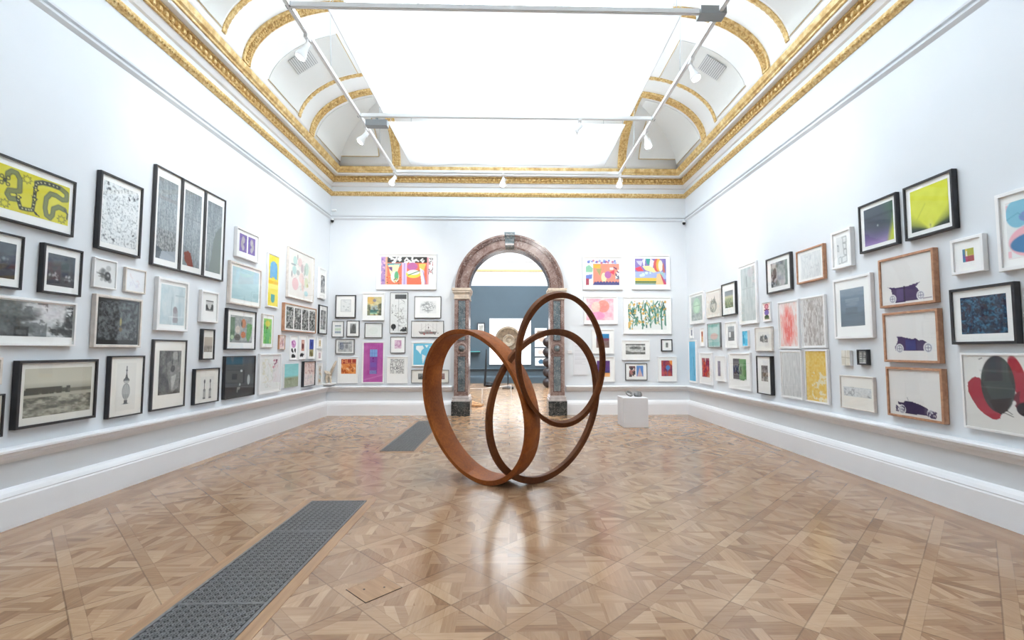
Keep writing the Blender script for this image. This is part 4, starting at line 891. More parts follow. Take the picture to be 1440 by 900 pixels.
pic('L24', F_, .016, [(.15, .13, .86, .88, '#6fbf5c', lambda A: A.nz(6, 9, '#4fae5a', '#a2d468', 3).ell(.5, .2, .3, .12, '#e3d24c', .9).ell(.45, .38, .12, .05, '#7d5a34', .8).poly([(.2, .4), (.8, .4), (.7, 1), (.25, 1)], '#55b268', .5).rect(0, 0, 1, .08, '#9bd060'))], 'narrow green and yellow flower print in pale wood beside the rounded figures print')
def sketchy(A): A.scribble(26, ['#dcd6b8', '#d8dcd0', '#e4d6d2', '#cfd8d2'], .008, .1, .1, .9, .9, .10); A.scribble(4, ['#b25c70', '#7a4a5c'], .014, .58, .12, .85, .35, .05); A.ell(.66, .33, .04, .035, '#c86c78', .8).ell(.84, .12, .04, .02, '#5c4450')
pic('L25', W_, .024, [(.07, .07, .93, .92, '#eeefee', sketchy)], 'large faint pencil and wash sketch with a small crimson mark, white frame, bottom row')
def floral(A):
    for x, y, rx, ry, c in ((.22, .20, .08, .10, '#a9d3cc'), (.20, .42, .08, .10, '#a3d5cf'), (.42, .20, .09, .10, '#e9c3c3'), (.52, .32, .06, .10, '#b9a3a8'), (.25, .72, .13, .14, '#efb7bc'), (.35, .45, .07, .06, '#a8aaa8'), (.50, .55, .10, .12, '#f2cfc9'), (.72, .30, .09, .15, '#b5d4c4'), (.72, .62, .08, .12, '#d8e0b4'), (.72, .88, .08, .06, '#a7dbe2'), (.57, .70, .06, .14, '#eec5b9'), (.86, .45, .06, .18, '#e5e3c8'), (.78, .68, .04, .04, '#c3b668'), (.1, .52, .02, .07, '#5c5e60'), (.32, .10, .02, .06, '#8a8486'), (.16, .30, .10, .02, '#7b8a90'), (.64, .35, .03, .12, '#8fa89c')): A.ell(x, y, rx, ry, c, .7)
    A.scribble(12, ['#c9a9a9', '#9fb8ae', '#b9b9b0'], .006, .1, .1, .9, .9, .1, al=.7)
pic('L26', F_, .016, [(.06, .05, .95, .95, '#f2ede8', floral)], 'large pastel pink and mint floral drawing above the four panel strip')
def gravure(A): A.nz(6, 8, '#3a3c3e', '#c8c9ca', 3, con=1.8).nz(20, 26, '#000000', '#ffffff', 2, al=.15)
pic('L27', W_, .018, [(.30, .22, .86, .80, '#77797a', gravure)], 'white framed small black and white print high beside the far left corner')
def strip(A): A.th(9, 14, .45, '#3a3c3c', 4, soft=.12); A.ell(.5, .3, .3, .15, '#d6d6d2', .5).th(16, 24, .6, '#1e2020', 3, al=.8)
pic('L28', O_, .018, [(.07 + .235 * i, .12, .27 + .235 * i, .90, '#b9bab7', strip) for i in range(4)], 'long oak framed strip of four black and white panels', res=120)
pic('L29', K, .02, [(.22, .17, .82, .84, '#88898a', gravure)], 'narrow black framed monochrome print below the small print by the far left corner')
pic('L30', O_, .01, [(.12, .1, .88, .9, '#eed8d0', lambda A: A.scribble(9, ['#c98f8c', '#9f7f86'], .014, .2, .2, .8, .8, .2))], 'tiny pale pink print in thin wood left of the three small prints')
def tri1(A): A.ell(.5, .28, .34, .2, '#c98fc4').dots(8, .02, ['#a35c9c', '#e8c4e0'], .25, .12, .75, .45).dots(5, .03, ['#2a2a2c'], .25, .58, .8, .68).dots(5, .03, ['#2e3034'], .25, .84, .8, .96)
def tri2(A): A.rect(.3, .08, .78, .66, '#c88f80').ell(.55, .4, .16, .16, '#6b3a3c').ell(.6, .2, .12, .08, '#dcb8a8').dots(5, .025, ['#2a2c2e'], .2, .78, .85, .9)
def tri3(A): A.rect(.2, .05, .9, .58, '#3c4fa4').ell(.55, .3, .12, .12, '#2c367c').rect(.2, .58, .9, .95, '#9a9468').dots(4, .03, ['#6c6640'], .3, .7, .8, .9)
pic('L31', W_, .008, [(.08, .12, .92, .92, '#eff0f2', tri1)], 'small print with a pink circle over black dots, first of the three', glass=False)
pic('L32', W_, .008, [(.08, .12, .92, .92, '#eff0f2', tri2)], 'small print with a reddish figure panel, middle of the row of three', glass=False)
pic('L33', W_, .008, [(.08, .10, .92, .92, '#eff0f2', tri3)], 'small print of deep blue over olive, last of the row of three', glass=False)
pic('L34', W_, .008, [(.3, .25, .75, .8, '#d6c6a4', lambda A: A.nz(3, 4, '#c0a878', '#e2d6bc'))], 'tiny gold toned card beside the blue and olive print', glass=False)
pic('L35', W_, .008, [(.3, .25, .75, .8, '#dcc8cc', lambda A: A.nz(3, 4, '#c8a8b0', '#e6dadc'))], 'tiny pinkish card directly below the gold toned card', glass=False)
pic('L36', W_, .012, [(.25, .12, .85, .92, '#e4e6e4', lambda A: A.dots(12, .03, ['#bcd0d4', '#c9a080', '#d8c8a8'], .2, .05, .9, .95, .7))], 'small narrow pale framed print lowest beside the corner shelf')
pic('L37', W_, .0, [(0, 0, 1, 1, '#86c9c9', lambda A: A.grad([(0, '#84c8cb'), (.5, '#8ad0d2'), (.56, '#8fb3a4'), (.62, '#9aa284'), (1, '#98a390')]).nz(5, 20, '#7fc3c6', '#96d8d8', 2, A.box(0, 0, 1, .55), .4).ell(.38, .64, .18, .035, '#6e7452', .8).nz(14, 9, '#808c74', '#a9b09a', 3, A.box(0, .6, 1, 1), .5))], 'unframed turquoise seascape panel with a green shore, bottom row near the far corner', name='canvas_panel', glass=False)
pic('L38', K, .016, [(.08, .06, .95, .94, '#ece0dd', lambda A: A.nz(7, 7, '#e6d6d4', '#f0e6e4', 2).scribble(18, ['#c49a98', '#a88c90'], .010, .1, .08, .9, .5, .05).scribble(14, ['#b7c4c0', '#c9b0c0'], .010, .1, .5, .9, .92, .05))], 'pinkish drawing in a deep black box frame near the far left corner, bottom row')
# back wall
def carnival(A):
    A.rect(0, 0, 1, 1, '#f0785a'); A.rect(0, 0, .09, 1, '#b08cc0'); A.dots(20, .02, ['#8a6cb0', '#e0b0c8'], 0, 0, .09, 1); A.rect(.09, 0, .12, 1, '#f4ae86')
    A.rect(.12, 0, .88, .22, '#3a3c3c'); A.scribble(9, ['#f2f2f0'], .035, .14, .02, .86, .20, .05); A.rect(.88, 0, 1, 1, '#f4f2f2'); A.scribble(7, ['#5a5456', '#c06a70'], .012, .91, .05, .99, .95, .04); A.rect(.88, .02, .91, 1, '#d8566a', .5)
    A.poly([(.12, .24), (.40, .24), (.36, .36), (.14, .36)], '#3c9cae').poly([(.14, .30), (.36, .27), (.30, .65), (.26, .95), (.18, .6)], '#ece8b8').poly([(.14, .38), (.22, .36), (.22, .55)], '#6c4a86').ell(.27, .72, .08, .20, '#e9eee0').ell(.30, .68, .04, .16, '#5fae7c').rect(.40, .22, .50, 1, '#d8c4e6').line([(.45, .25), (.45, 1)], .03, '#b49ad4')
    A.ell(.60, .35, .10, .14, '#c06aa4').ell(.62, .62, .14, .14, '#e8dc54').ell(.62, .56, .12, .09, '#f6f4ee').line([(.52, .66), (.74, .5)], .02, '#3c7c5c').poly([(.72, .25), (.86, .25), (.80, .6), (.74, .45)], '#dcd06c').poly([(.74, .4), (.82, .5), (.84, 1), (.78, 1)], '#f2ecf4').line([(.8, .5), (.86, .98)], .02, '#9c8cc8')
    A.dots(24, .012, ['#6a5a30', '#e04a3a', '#f8b04a'], .12, .7, .4, 1)
pic('B1', W_, .02, [(.075, .085, .945, .86, '#f0785a', carnival)], 'large white framed orange carnival print high on the back wall left of the arch', res=120)
pic('B2', D_, .022, [(.26, .20, .76, .73, '#e8eaea', lambda A: A.line([(.02, .02), (.98, .02), (.98, .98), (.02, .98), (.02, .02)], .012, '#a8acae').scribble(8, ['#c4c8ca', '#9fa4a6'], .006, .1, .1, .9, .9, .1))], 'black framed pale drawing, uppermost left picture on the back wall')
pic('B3', G_, .014, [(.25, .24, .76, .82, '#e8ecea', lambda A: A.rect(0, .05, 1, .2, '#9aa4b0').rect(0, .35, 1, .6, '#cfe0cc').rect(0, .7, 1, .85, '#9aa8b8'))], 'small pale striped print in a thin grey frame by the far left corner')
pic('B4', D_, .016, [(.27, .18, .74, .80, '#8a8c8c', lambda A: A.grad([(0, '#b4b6b6'), (.5, '#7c7e7e'), (1, '#5a5c5c')]).ell(.6, .4, .25, .3, '#5c5e5e'))], 'small black framed grey photograph right of the pale striped print')
def poster(A): A.nz(5, 6, '#b8ae84', '#d8cc98', 3); A.ell(.25, .2, .28, .2, '#e8b860', .8).poly([(0, .45), (.25, .4), (.2, 1), (0, 1)], '#7f8468').poly([(.75, .4), (1, .35), (1, 1), (.8, 1)], '#6a6e5c').ell(.5, .2, .12, .08, '#8f8a9a').poly([(.3, .5), (.7, .45), (.8, .85), (.2, .85)], '#a9b4b0').rect(.2, .70, .8, .85, '#4c7a70').rect(.2, .85, .8, .92, '#9fd0b0').dots(24, .02, ['#4a4e40', '#e8dca8'], 0, .3, 1, 1, .6)
pic('B5', W_, .018, [(.22, .14, .86, .82, '#c0b48c', poster)], 'white framed yellow and green figure poster left of the tall comic sheet')
pic('B6', G_, .022, [(.1, .1, .9, .9, '#e9edea', lambda A: A.ell(.5, .5, .3, .28, '#dfe6e0', .8))], 'grey framed almost blank pale green sheet above the magenta print')
def comic(A): A.rect(.25, .02, .95, .14, '#4c4e50'); A.scribble(34, ['#9a9c9c', '#b8baba', '#6c6e70'], .007, .04, .15, .96, .86, .08, k=5); A.line([(.48, .15), (.48, .98)], .006, '#8c8e90'); A.line([(.04, .45), (.96, .45)], .004, '#8c8e90'); A.ell(.18, .86, .15, .07, '#2e3032').rect(.15, .86, .21, .96, '#2e3032').ell(.80, .95, .18, .04, '#2c2e30').dots(10, .02, ['#3c3e40'], .55, .88, .98, .98)
pic('B7', D_, .010, [(.05, .03, .95, .97, '#e6e8e8', comic)], 'tall narrow black and white comic-like sheet in a thin frame', res=150)
pic('B8', D_, .012, [(.2, .2, .82, .78, '#f0f1f1', lambda A: A.th(16, 13, .30, '#8b9092', 4, np.clip(3 - 3 * np.hypot((A.X - .5) / .5, (A.Y - .48) / .46), 0, 1), .8, .4).line([(.5, .5), (.5, .95)], .01, '#777a7c'))], 'black framed drawing of a round grey cloud-like tree left of the arch')
pic('B9', D_, .012, [(.04, .08, .96, .92, '#e8e6e4', lambda A: (A.poly([(.2, .68), (.82, .68), (.76, .86), (.26, .86)], '#8d8482'), A.rect(.40, .55, .62, .68, '#b0a8a4'), [A.line([(x, .12), (x, .7)], .006, '#a8a4a2') for x in (.30, .44, .52, .68, .8)], A.line([(.52, .15), (.2, .68)], .004, '#b8b4b2'), A.line([(.52, .15), (.85, .68)], .004, '#b8b4b2'), A.ell(.53, .4, .015, .06, '#4c4846'), A.dots(10, .015, ['#a45c5c', '#6c6462'], .2, .72, .85, .86)))], 'wide drawing of a masted ship in a dark frame above the cyan world map', res=150)
pic('B10', D_, .012, [(.28, .22, .74, .72, '#ddb8d0', lambda A: A.nz(5, 5, '#c48cb4', '#ecd8e4', 3, con=1.5))], 'small dark framed print with a mauve square above the lettered sheet')
def worldmap(A):
    for P in ([(.10, .12), (.34, .10), (.40, .22), (.30, .34), (.27, .5), (.18, .35), (.10, .28)], [(.32, .50), (.46, .58), (.42, .74), (.36, .95), (.33, .72)], [(.42, .08), (.56, .08), (.50, .22)], [(.60, .18), (.72, .14), (.72, .30), (.62, .30)], [(.60, .36), (.76, .36), (.78, .52), (.70, .80), (.64, .55)], [(.72, .12), (.97, .12), (.95, .38), (.86, .5), (.76, .34)]): A.poly(P, '#eef6f8')
pic('B11', W_, .014, [(.06, .06, .94, .94, '#6cc4e4', worldmap)], 'cyan print with white continents partly hidden behind the broad steel ring', res=130)
def hope(A):
    for i, q in enumerate(('THINGS', 'A LOT', 'MORE', 'TO HOPE')): A.text(q, .03, .03 + i * .245, .97, .03 + i * .245 + .21, '#55565a')
pic('B12', W_, .012, [(.14, .08, .84, .64, '#e6e6e4', hope)], 'white sheet of four lines of grey hand lettering, bottom row of the back wall', res=260)
pic('B13', G_, .012, [(.18, .28, .31, .72, '#5c6060', lambda A: A.nz(3, 4, '#3c4040', '#8a8e8e')), (.76, .28, .89, .72, '#8a5c5c', lambda A: A.nz(3, 4, '#6c4444', '#a88c88'))], 'wide grey framed picture with two small dark images, mostly behind the broad steel ring', 'cream')
def magenta(A): A.nz(4, 9, '#b0489c', '#c05cac', 2); A.rect(.32, .17, .70, .36, '#7fa6dc').rect(.32, .36, .70, .80, '#8c4ca4'); [A.line([(x, .17), (x, .36)], .008, '#5c7cc0') for x in (.44, .57)]; A.line([(.32, .26), (.70, .26)], .008, '#5c7cc0'); A.rect(.46, .37, .54, .42, '#7c2080').ell(.5, .47, .04, .015, '#7c2080').rect(.36, .50, .66, .62, '#7a5cb8', .7).rect(.33, .70, .68, .79, '#8c9cd0', .9).text('VVV', .34, .71, .68, .78, '#6c5cb0'); A.poly([(0, .93), (1, .80), (1, .83), (0, .97)], '#d07cc0', .7).line([(.3, 0), (.3, .8)], .006, '#a04090')
pic('B14', W_, .014, [(.07, .03, .96, .97, '#b64ea2', magenta)], 'tall magenta print with a blue telephone box shape left of the lettered sheet', res=130)
pic('B15', G_, .022, [(.12, .14, .88, .86, '#c8cacb', lambda A: A.nz(6, 5, '#b8babb', '#d4d6d6', 2).rect(.14, .14, .38, .72, '#5c6274').ell(.3, .5, .14, .3, '#7c8290').line([(.4, .2), (.85, .2)], .02, '#55585c').ell(.6, .5, .10, .2, '#6c6e74', .8).nz(16, 12, '#404448', '#e8e8e8', 2, al=.2))], 'grey framed collage print with a dark blue grey block near the left corner')
def alltext(A): A.rect(0, 0, 1, .32, '#b03c2c'); A.nz(6, 6, '#e07a34', '#f2a45c', 3, A.box(0, .32, 1, 1)); A.text('ALL', .06, .02, .99, .30, '#f4a468'); A.scribble(9, ['#c4501c', '#f6c08c', '#b85c30'], .022, .03, .35, .97, .97, .10)
pic('B16', W_, .010, [(.17, .08, .90, .64, '#e08040', alltext)], 'white sheet with an orange and red square lettered ALL left of the magenta print', res=200)
def fiesta(A):
    A.rect(0, 0, 1, 1, '#f4907c'); A.rect(0, 0, 1, .17, '#f4f4f6'); A.dots(26, .025, ['#5a6cb8', '#8ca0d4', '#b46c8c'], .02, .03, .96, .15, .9); A.rect(0, .17, .22, 1, '#e6efe6'); A.poly([(0, .3), (.1, .22), (.22, .35), (.2, .5), (0, .5)], '#8cc4a8').poly([(0, .62), (.2, .58), (.18, .75), (0, .8)], '#6c80c8').rect(0, .75, .1, 1, '#a8485c').poly([(.22, .2), (.46, .2), (.42, .36), (.24, .34)], '#f0b048').poly([(.3, .38), (.48, .35), (.42, .65)], '#a8a06c').ell(.54, .7, .08, .18, '#f4e4b4').ell(.66, .6, .10, .14, '#b46cac').rect(.72, .32, .82, .40, '#f8ecec').poly([(.7, .5), (.86, .4), (.84, .6)], '#e0485c').scribble(8, ['#4c5c78', '#f4f0e8', '#5c3c5c'], .022, .84, .3, .99, .75, .08)
    A.poly([(.2, 1), (.27, .86)] + [(.27 + .045 * i, .84 + (.05 if i % 2 else 0)) for i in range(17)] + [(1, 1)], '#4c4c80')
pic('B17', W_, .02, [(.08, .08, .915, .86, '#f4907c', fiesta)], 'white framed salmon and blue festive print upper right of the arch', res=120)
def bird(A):
    A.rect(0, 0, 1, 1, '#8474b8'); A.poly([(.05, .1), (.25, .1), (.2, .3), (.1, .2)], '#c8c4e4').poly([(.35, 0), (.5, 0), (.46, .25), (.38, .2)], '#3c9c94').poly([(.24, .05), (.34, 0), (.3, .4)], '#f0f0f8').poly([(.5, 0), (.62, .1), (.56, .4), (.46, .3)], '#ecdce8'); A.poly([(0, .38), (.18, .3), (.28, .48), (.1, .5)], '#e8485c'); A.rect(0, .5, 1, .78, '#a4b4e0').dots(5, .03, ['#d4f0f8'], .1, .55, .55, .68); A.poly([(.24, .3), (.45, .28), (.78, .48), (.6, .54), (.34, .45)], '#f8e4a0'); A.ell(.72, .25, .12, .26, '#d85c5c').ell(.76, .25, .08, .24, '#f0b048').ell(.82, .28, .07, .22, '#f4f0d8').ell(.93, .35, .05, .2, '#c46c5c')
    A.rect(0, .74, .75, 1, '#f2c84c').rect(0, .86, .68, .93, '#3c6c4c').rect(0, .95, .7, 1, '#4c8c94').poly([(.70, .6), (.84, .55), (.92, 1), (.66, 1)], '#f4c890').poly([(.78, .5), (1, .95), (1, 1), (.92, 1)], '#c4486c').poly([(.76, .5), (.92, .55), (.92, .75)], '#9cc8c4').poly([(.9, 0), (1, 0), (1, .7), (.96, .5)], '#7c6cb4')
pic('B18', W_, .02, [(.085, .10, .90, .85, '#8474b8', bird)], 'white framed purple and yellow tropical print, upper right corner picture of the back wall', res=120)
pic('B19', W_, .02, [(.08, .09, .88, .86, '#f6c4d0', lambda A: A.nz(5, 4, '#f4a8c0', '#fbe0e4', 3, con=1.5).ell(.62, .35, .22, .28, '#f58a78', .85).ell(.35, .4, .16, .25, '#f9d4c0', .85).rect(.28, .15, .5, .4, '#f6e0d0', .6).ell(.42, .78, .26, .18, '#f48cc0', .8).line([(.5, .1), (.5, .6)], .008, '#f07868').nz(20, 16, '#f08090', '#ffffff', 2, al=.15))], 'white framed pink and coral abstract print behind the raised steel ring')
def leaves(A):
    for i in range(95):
        x, y = A.rng.random(), A.rng.random() ** 1.3 * .72; L = .12 + A.rng.random() * .16; d = (A.rng.random() - .5) * .16
        A.line([(x, y), (x + d * .6, y + L * .6), (x + d, min(.99, y + L))], .014 + A.rng.random() * .016, ['#3f7a66', '#2f5f56', '#6ea08c', '#55907c', '#8fb4a4'][i % 5])
    for x, yb in ((.03, .98), (.17, .6), (.33, .65), (.45, .85), (.56, .92), (.7, .8), (.85, .98), (.95, .85)): A.line([(x, .3), (x + .02, yb)], .03, '#4c8470')
    A.dots(60, .020, ['#e0b868', '#d8a04c', '#ecd494'], 0, .05, 1, .8, .9); A.dots(14, .02, ['#e0b868'], 0, .7, .12, .98); A.dots(16, .018, ['#eef2f0'], .05, .5, .95, .95)
pic('B20', W_, .02, [(.10, .08, .90, .88, '#f0f2f1', leaves)], 'large white framed print of hanging green leaves with yellow flowers right of the rings', res=120)
pic('B21', W_, .016, [(.20, .18, .78, .75, '#8c5c68', lambda A: A.grad([(0, '#2480b4'), (.30, '#2c78ac'), (.36, '#84405c'), (.5, '#7c5058'), (.56, '#8c7468'), (1, '#847468')]).nz(8, 8, '#60404c', '#a88c80', 3, A.box(0, .5, 1, 1), .5))], 'white framed print with a blue band over plum and brown behind the steel ring')
pic('B22', W_, .016, [(.22, .16, .78, .80, '#5c3c80', lambda A: A.grad([(0, '#5c3480'), (.55, '#4c3884'), (.68, '#283c70'), (.74, '#283c70'), (.76, '#f4a860'), (1, '#f8c890')]).nz(4, 4, '#3c2c6c', '#8c3c80', 2, A.box(0, 0, 1, .7), .4))], 'white framed purple print with an orange foot, low beside the steel ring')
pic('B23', W_, .014, [(.14, .18, .83, .71, '#d4d6d4', lambda A: A.rect(0, 0, 1, .16, '#5c5e5c').rect(0, .78, 1, 1, '#6c6e6c').ell(.5, .4, .3, .14, '#585a58').rect(.9, .3, 1, .6, '#3c3e3c').poly([(0, .6), (.3, .78), (0, .9)], '#747674').rect(.3, .5, .75, .54, '#9a9c9a').nz(16, 8, '#404040', '#f4f4f4', 2, al=.25))], 'white framed horizontal black and white photograph above the double image')
pic('B24', K, .022, [(.40, .28, .62, .68, '#a4a8a8', lambda A: A.ell(.5, .3, .35, .25, '#808484').rect(.2, .5, .8, .95, '#8c9090'))], 'small square black framed picture with a tiny grey image above the blue heart print')
pic('B25', K, .014, [(.17, .16, .46, .80, '#efe9e6', lambda A: A.dots(20, .028, ['#3a3438', '#6c4c50', '#a8706c'], .05, .05, .95, .95)), (.51, .14, .82, .78, '#5c8cd0', lambda A: A.poly([(.1, 1), (.5, .15), (.55, .3), (.9, 1)], '#d4b4b4'))], 'dark framed double image with a blue half, above the plinth', res=150)
pic('B26', W_, .016, [(.18, .15, .75, .78, '#8c3454', lambda A: A.nz(4, 5, '#702c5c', '#c04c40', 3, con=1.5).poly([(.7, 0), (1, 0), (1, .35), (.8, .2)], '#f49848').ell(.6, .45, .19, .14, '#4c84c8').poly([(.42, .5), (.78, .5), (.6, .66)], '#4c84c8').poly([(0, .3), (.2, .5), (.3, 1), (0, 1)], '#d05068', .7).line([(.55, .6), (.55, .98)], .012, '#5c5ca0'))], 'white framed crimson print with a blue heart by the far right corner')
pic('B27', None, 0, [(.0, .0, 1, 1, '#dcdee2', lambda A: (A.rect(.02, .02, .98, .98, '#dfe1e5'), [A.rect(.12, .10 + .035 * i, .12 + (.76 if i % 5 else .5), .112 + .035 * i, '#c6c8cd') for i in range(17)]))], 'pale grey wall text panel seen through the raised ring', name='text_panel', glass=False, res=160)
# right wall
def facey(A): A.nz(6, 7, '#a4b4ac', '#c4ccc8', 3); A.ell(.5, .42, .36, .34, '#b4d8bc', .9).ell(.5, .45, .22, .22, '#cdeccf', .8).rect(.2, .38, .8, .41, '#6c8474', .7).nz(8, 10, '#8c9c9c', '#d0d8d4', 3, A.box(0, .7, 1, 1), .7)
pic('R1', W_, .024, [(.13, .11, .88, .89, '#b4c4bc', facey)], 'white framed misty green face print left of the heart vessel drawing')
pic('R2', F_, .014, [(.1, .1, .9, .9, '#eee6de', lambda A: A.ell(.5, .6, .30, .30, '#a4a49c', .8).ell(.5, .6, .2, .2, '#d4d0c8').poly([(.3, .5), (.35, .2), (.45, .5)], '#9c9c94').poly([(.5, .5), (.6, .12), (.72, .5)], '#8c8c86').scribble(6, ['#74746e'], .01, .25, .2, .75, .85, .1))], 'cream drawing of a heart shaped vessel in a thin pale frame', 'cream')
pic('R3', K, .022, [(.21, .24, .79, .76, '#a0a890', lambda A: A.grad([(0, '#7c8488'), (.25, '#848c90'), (.35, '#c8c4a0'), (.5, '#a8b084'), (1, '#5c6c5c')]).nz(7, 8, '#3c4c3c', '#c8d098', 3, A.box(0, .45, 1, 1), .5))], 'small black framed green hillside photograph near the far right corner')
pic('R4', W_, .01, [(.3, .2, .75, .75, '#a4a8b4', lambda A: A.nz(3, 4, '#8c90a0', '#b8bcc4'))], 'tiny white picture with a grey bar above the tall cyan panel', glass=False)
pic('R5', W_, .01, [(.28, .16, .74, .78, '#d8b090', lambda A: A.rect(.15, .1, .8, .9, '#b8503c', .8).ell(.4, .2, .25, .12, '#8c5040').dots(6, .02, ['#e8d8a0'], .1, .4, .9, 1))], 'tiny white picture with a rust red figure right of the grey bar picture', glass=False)
pic('R6', G_, .008, [(.03, .03, .97, .97, '#a8ccc8', lambda A: A.nz(5, 5, '#9cc8c4', '#bcd4d0', 3).rect(.2, .18, .85, .5, '#c4d8d4', .7).ell(.5, .55, .3, .14, '#e0bcb4', .9).rect(.25, .48, .85, .54, '#d4a89c', .7).rect(.05, .05, .8, .14, '#74b0a8', .8).rect(.1, .8, .9, .93, '#84c0bc', .7))], 'mint green box picture with a pink middle below the heart vessel drawing')
pic('R7', W_, .02, [(.24, .18, .76, .72, '#9ca0a4', lambda A: A.grad([(0, '#a8b0b8'), (.35, '#a0a6ac'), (.38, '#6c7074'), (1, '#5c6064')]).rect(.12, .4, .45, .75, '#e8ecec').rect(0, .84, 1, .88, '#8c9094'))], 'white framed grey photograph with a white doorway right of the mint box picture')
pic('R8', W_, .008, [(.04, .04, .9, .96, '#5cbcdc', lambda A: A.nz(4, 5, '#48b0d8', '#84d4ec', 2).line([(.2, .3), (.3, .8)], .02, '#3c80a0'))], 'small bright blue card right of the grey doorway photograph', glass=False)
pic('R9', W_, .01, [(.06, .03, .84, .96, '#6cb8dc', lambda A: A.nz(3, 6, '#64b4dc', '#74c0e0', 2).line([(.7, .4), (.76, .85)], .02, '#48809c'))], 'tall narrow cyan panel on the right wall by the far corner', glass=False)
pic('R10', W_, .022, [(.20, .17, .80, .77, '#b83440', lambda A: A.nz(6, 7, '#7c2450', '#d8482c', 3, con=1.8).poly([(.4, 0), (.55, 0), (.5, .35)], '#f4dcd4', .8).poly([(.7, .8), (1, .6), (1, 1), (.75, 1)], '#d8a070', .8).dots(8, .025, ['#f06c3c', '#8c1c4c'], 0, .2, 1, .9, .7))], 'white framed deep red abstract print right of the tall cyan panel')
pic('R11', W_, .012, [(.24, .20, .5, .80, '#8c8094', lambda A: A.nz(3, 6, '#7c7088', '#9c90a4', 2))], 'white framed sheet with a single mauve bar between the red and green prints')
pic('R12', W_, .026, [(.22, .16, .82, .74, '#e9e9e7', lambda A: A.rect(0, 0, .52, .95, '#504c54').rect(.48, .02, .98, .93, '#6ca064').poly([(.5, .9), (.95, .9), (.75, 1), (.66, .96), (.56, 1)], '#5c8c58').rect(.05, .2, .75, .78, '#b0b0a4', .35).scribble(10, ['#24242c', '#3c3c58', '#1c1c20'], .022, .08, .25, .6, .7, .08).rect(.85, .1, .98, .9, '#4c7c4c', .6).rect(0, .12, .5, .2, '#7c7880', .6))], 'white framed half charcoal half green square print with black scrawl')
pic('R13', W_, .022, [(.12, .06, .90, .94, '#c4cccc', lambda A: A.nz(5, 9, '#b8c4c4', '#d4d8d8', 3).nz(12, 4, '#a4b0b0', '#dce0e0', 2, al=.4).line([(.42, .18), (.44, .36)], .03, '#8c9498', .8).line([(.44, .42), (.46, .6)], .02, '#9ca4a4', .7).rect(.1, .38, .9, .40, '#a8b0b0', .5).ell(.7, .12, .2, .08, '#ccc0c8', .5))], 'tall pale grey misty print in a white frame above the hand drawn card')
pic('R14', D_, .022, [(.18, .16, .85, .84, '#8c9090', lambda A: A.nz(7, 6, '#6c7270', '#c0bfc0', 4, con=1.6).ell(.25, .45, .10, .22, '#3c4846', .8).ell(.6, .5, .24, .36, '#b4b0b4', .6).rect(.85, 0, 1, 1, '#6c8078', .7).dots(8, .02, ['#303836'], .05, .4, .4, .95, .8))], 'dark grey framed photograph of a blurred grey figure right of the tall misty print')
pic('R15', W_, .004, [(.1, .05, .92, .95, '#f2e6e0', lambda A: A.rect(.0, .04, 1, .10, '#e8b8ac').ell(.5, .20, .3, .16, '#b4606c').ell(.5, .22, .18, .10, '#d89098').rect(.15, .36, .85, .42, '#7c2c40').ell(.5, .55, .32, .16, '#7c68b0').ell(.5, .8, .32, .12, '#4c5c44').rect(.2, .84, .85, .92, '#74805c'))], 'small unglazed print of a stacked pink, violet and green figure', glass=False, res=200)
pic('R16', W_, .022, [(.09, .05, .91, .95, '#f6e4e0', lambda A: A.th(14, 6, .40, '#f8b4a8', 3, soft=.3, al=.8).nz(22, 5, '#f04c44', '#f8a094', 3, np.clip(2.4 - 2.4 * np.hypot((A.X - .48) / .42, (A.Y - .55) / .5), 0, 1), .9).th(30, 8, .62, '#ffffff', 2, al=.4))], 'upper left of the four abstract sheets, with a bright coral red cloud')
def bark(A): A.th(26, 9, .45, '#b5ada9', 3, soft=.2); A.th(40, 12, .64, '#9c9490', 2, al=.4)
pic('R17', W_, .022, [(.08, .05, .92, .95, '#e2dfdd', bark)], 'upper right of the four abstract sheets, with grey brown bark-like streaks')
pic('R18', W_, .022, [(.08, .05, .92, .95, '#dcdede', lambda A: A.nz(30, 5, '#c8cacb', '#e8e9e9', 3).nz(60, 8, '#b0b2b4', '#f0f0f0', 2, np.clip(1.6 - 2 * np.hypot(A.X - .5, A.Y - .5), 0, 1), .5))], 'lower left of the four abstract sheets, all pale silver grey grain')
pic('R19', W_, .022, [(.05, .03, .90, .97, '#eec65e', lambda A: A.nz(18, 24, '#ecbe4c', '#f6dc90', 3, al=.9).th(7, 16, .58, '#f6f0dc', 3, A.box(.3, .42, 1, 1), .85, .08))], 'lower right of the four abstract sheets, golden yellow with white flecks')
pic('R20', F_, .014, [(.18, .2, .82, .8, '#eceae6', lambda A: A.ell(.35, .42, .15, .14, '#8c8c8a').ell(.68, .40, .13, .16, '#6c6c6a').ell(.5, .62, .18, .12, '#a0a09c').scribble(7, ['#4c4c4a'], .012, .2, .25, .85, .7, .12))], 'white framed sheet with a small grey ink mask mark left of the coral sheet', 'cream')
pic('R21', K, .016, [(.30, .25, .76, .66, '#8c8480', lambda A: A.nz(6, 8, '#5c5652', '#b8b0ac', 4, con=1.5).ell(.5, .3, .15, .15, '#a49c98', .6).rect(.4, .5, .6, 1, '#4c4844', .5))], 'deep black framed small brown photograph with wide white mount left of the silver sheet')
pic('R22', O_, .022, [(.15, .14, .88, .88, '#e8eaea', lambda A: A.nz(26, 5, '#d8dcde', '#f0f2f2', 3, al=.9).scribble(10, ['#c8ccd0'], .005, .1, .1, .9, .9, .1))], 'oak framed faint blue grey pencil drawing left of the white relief')
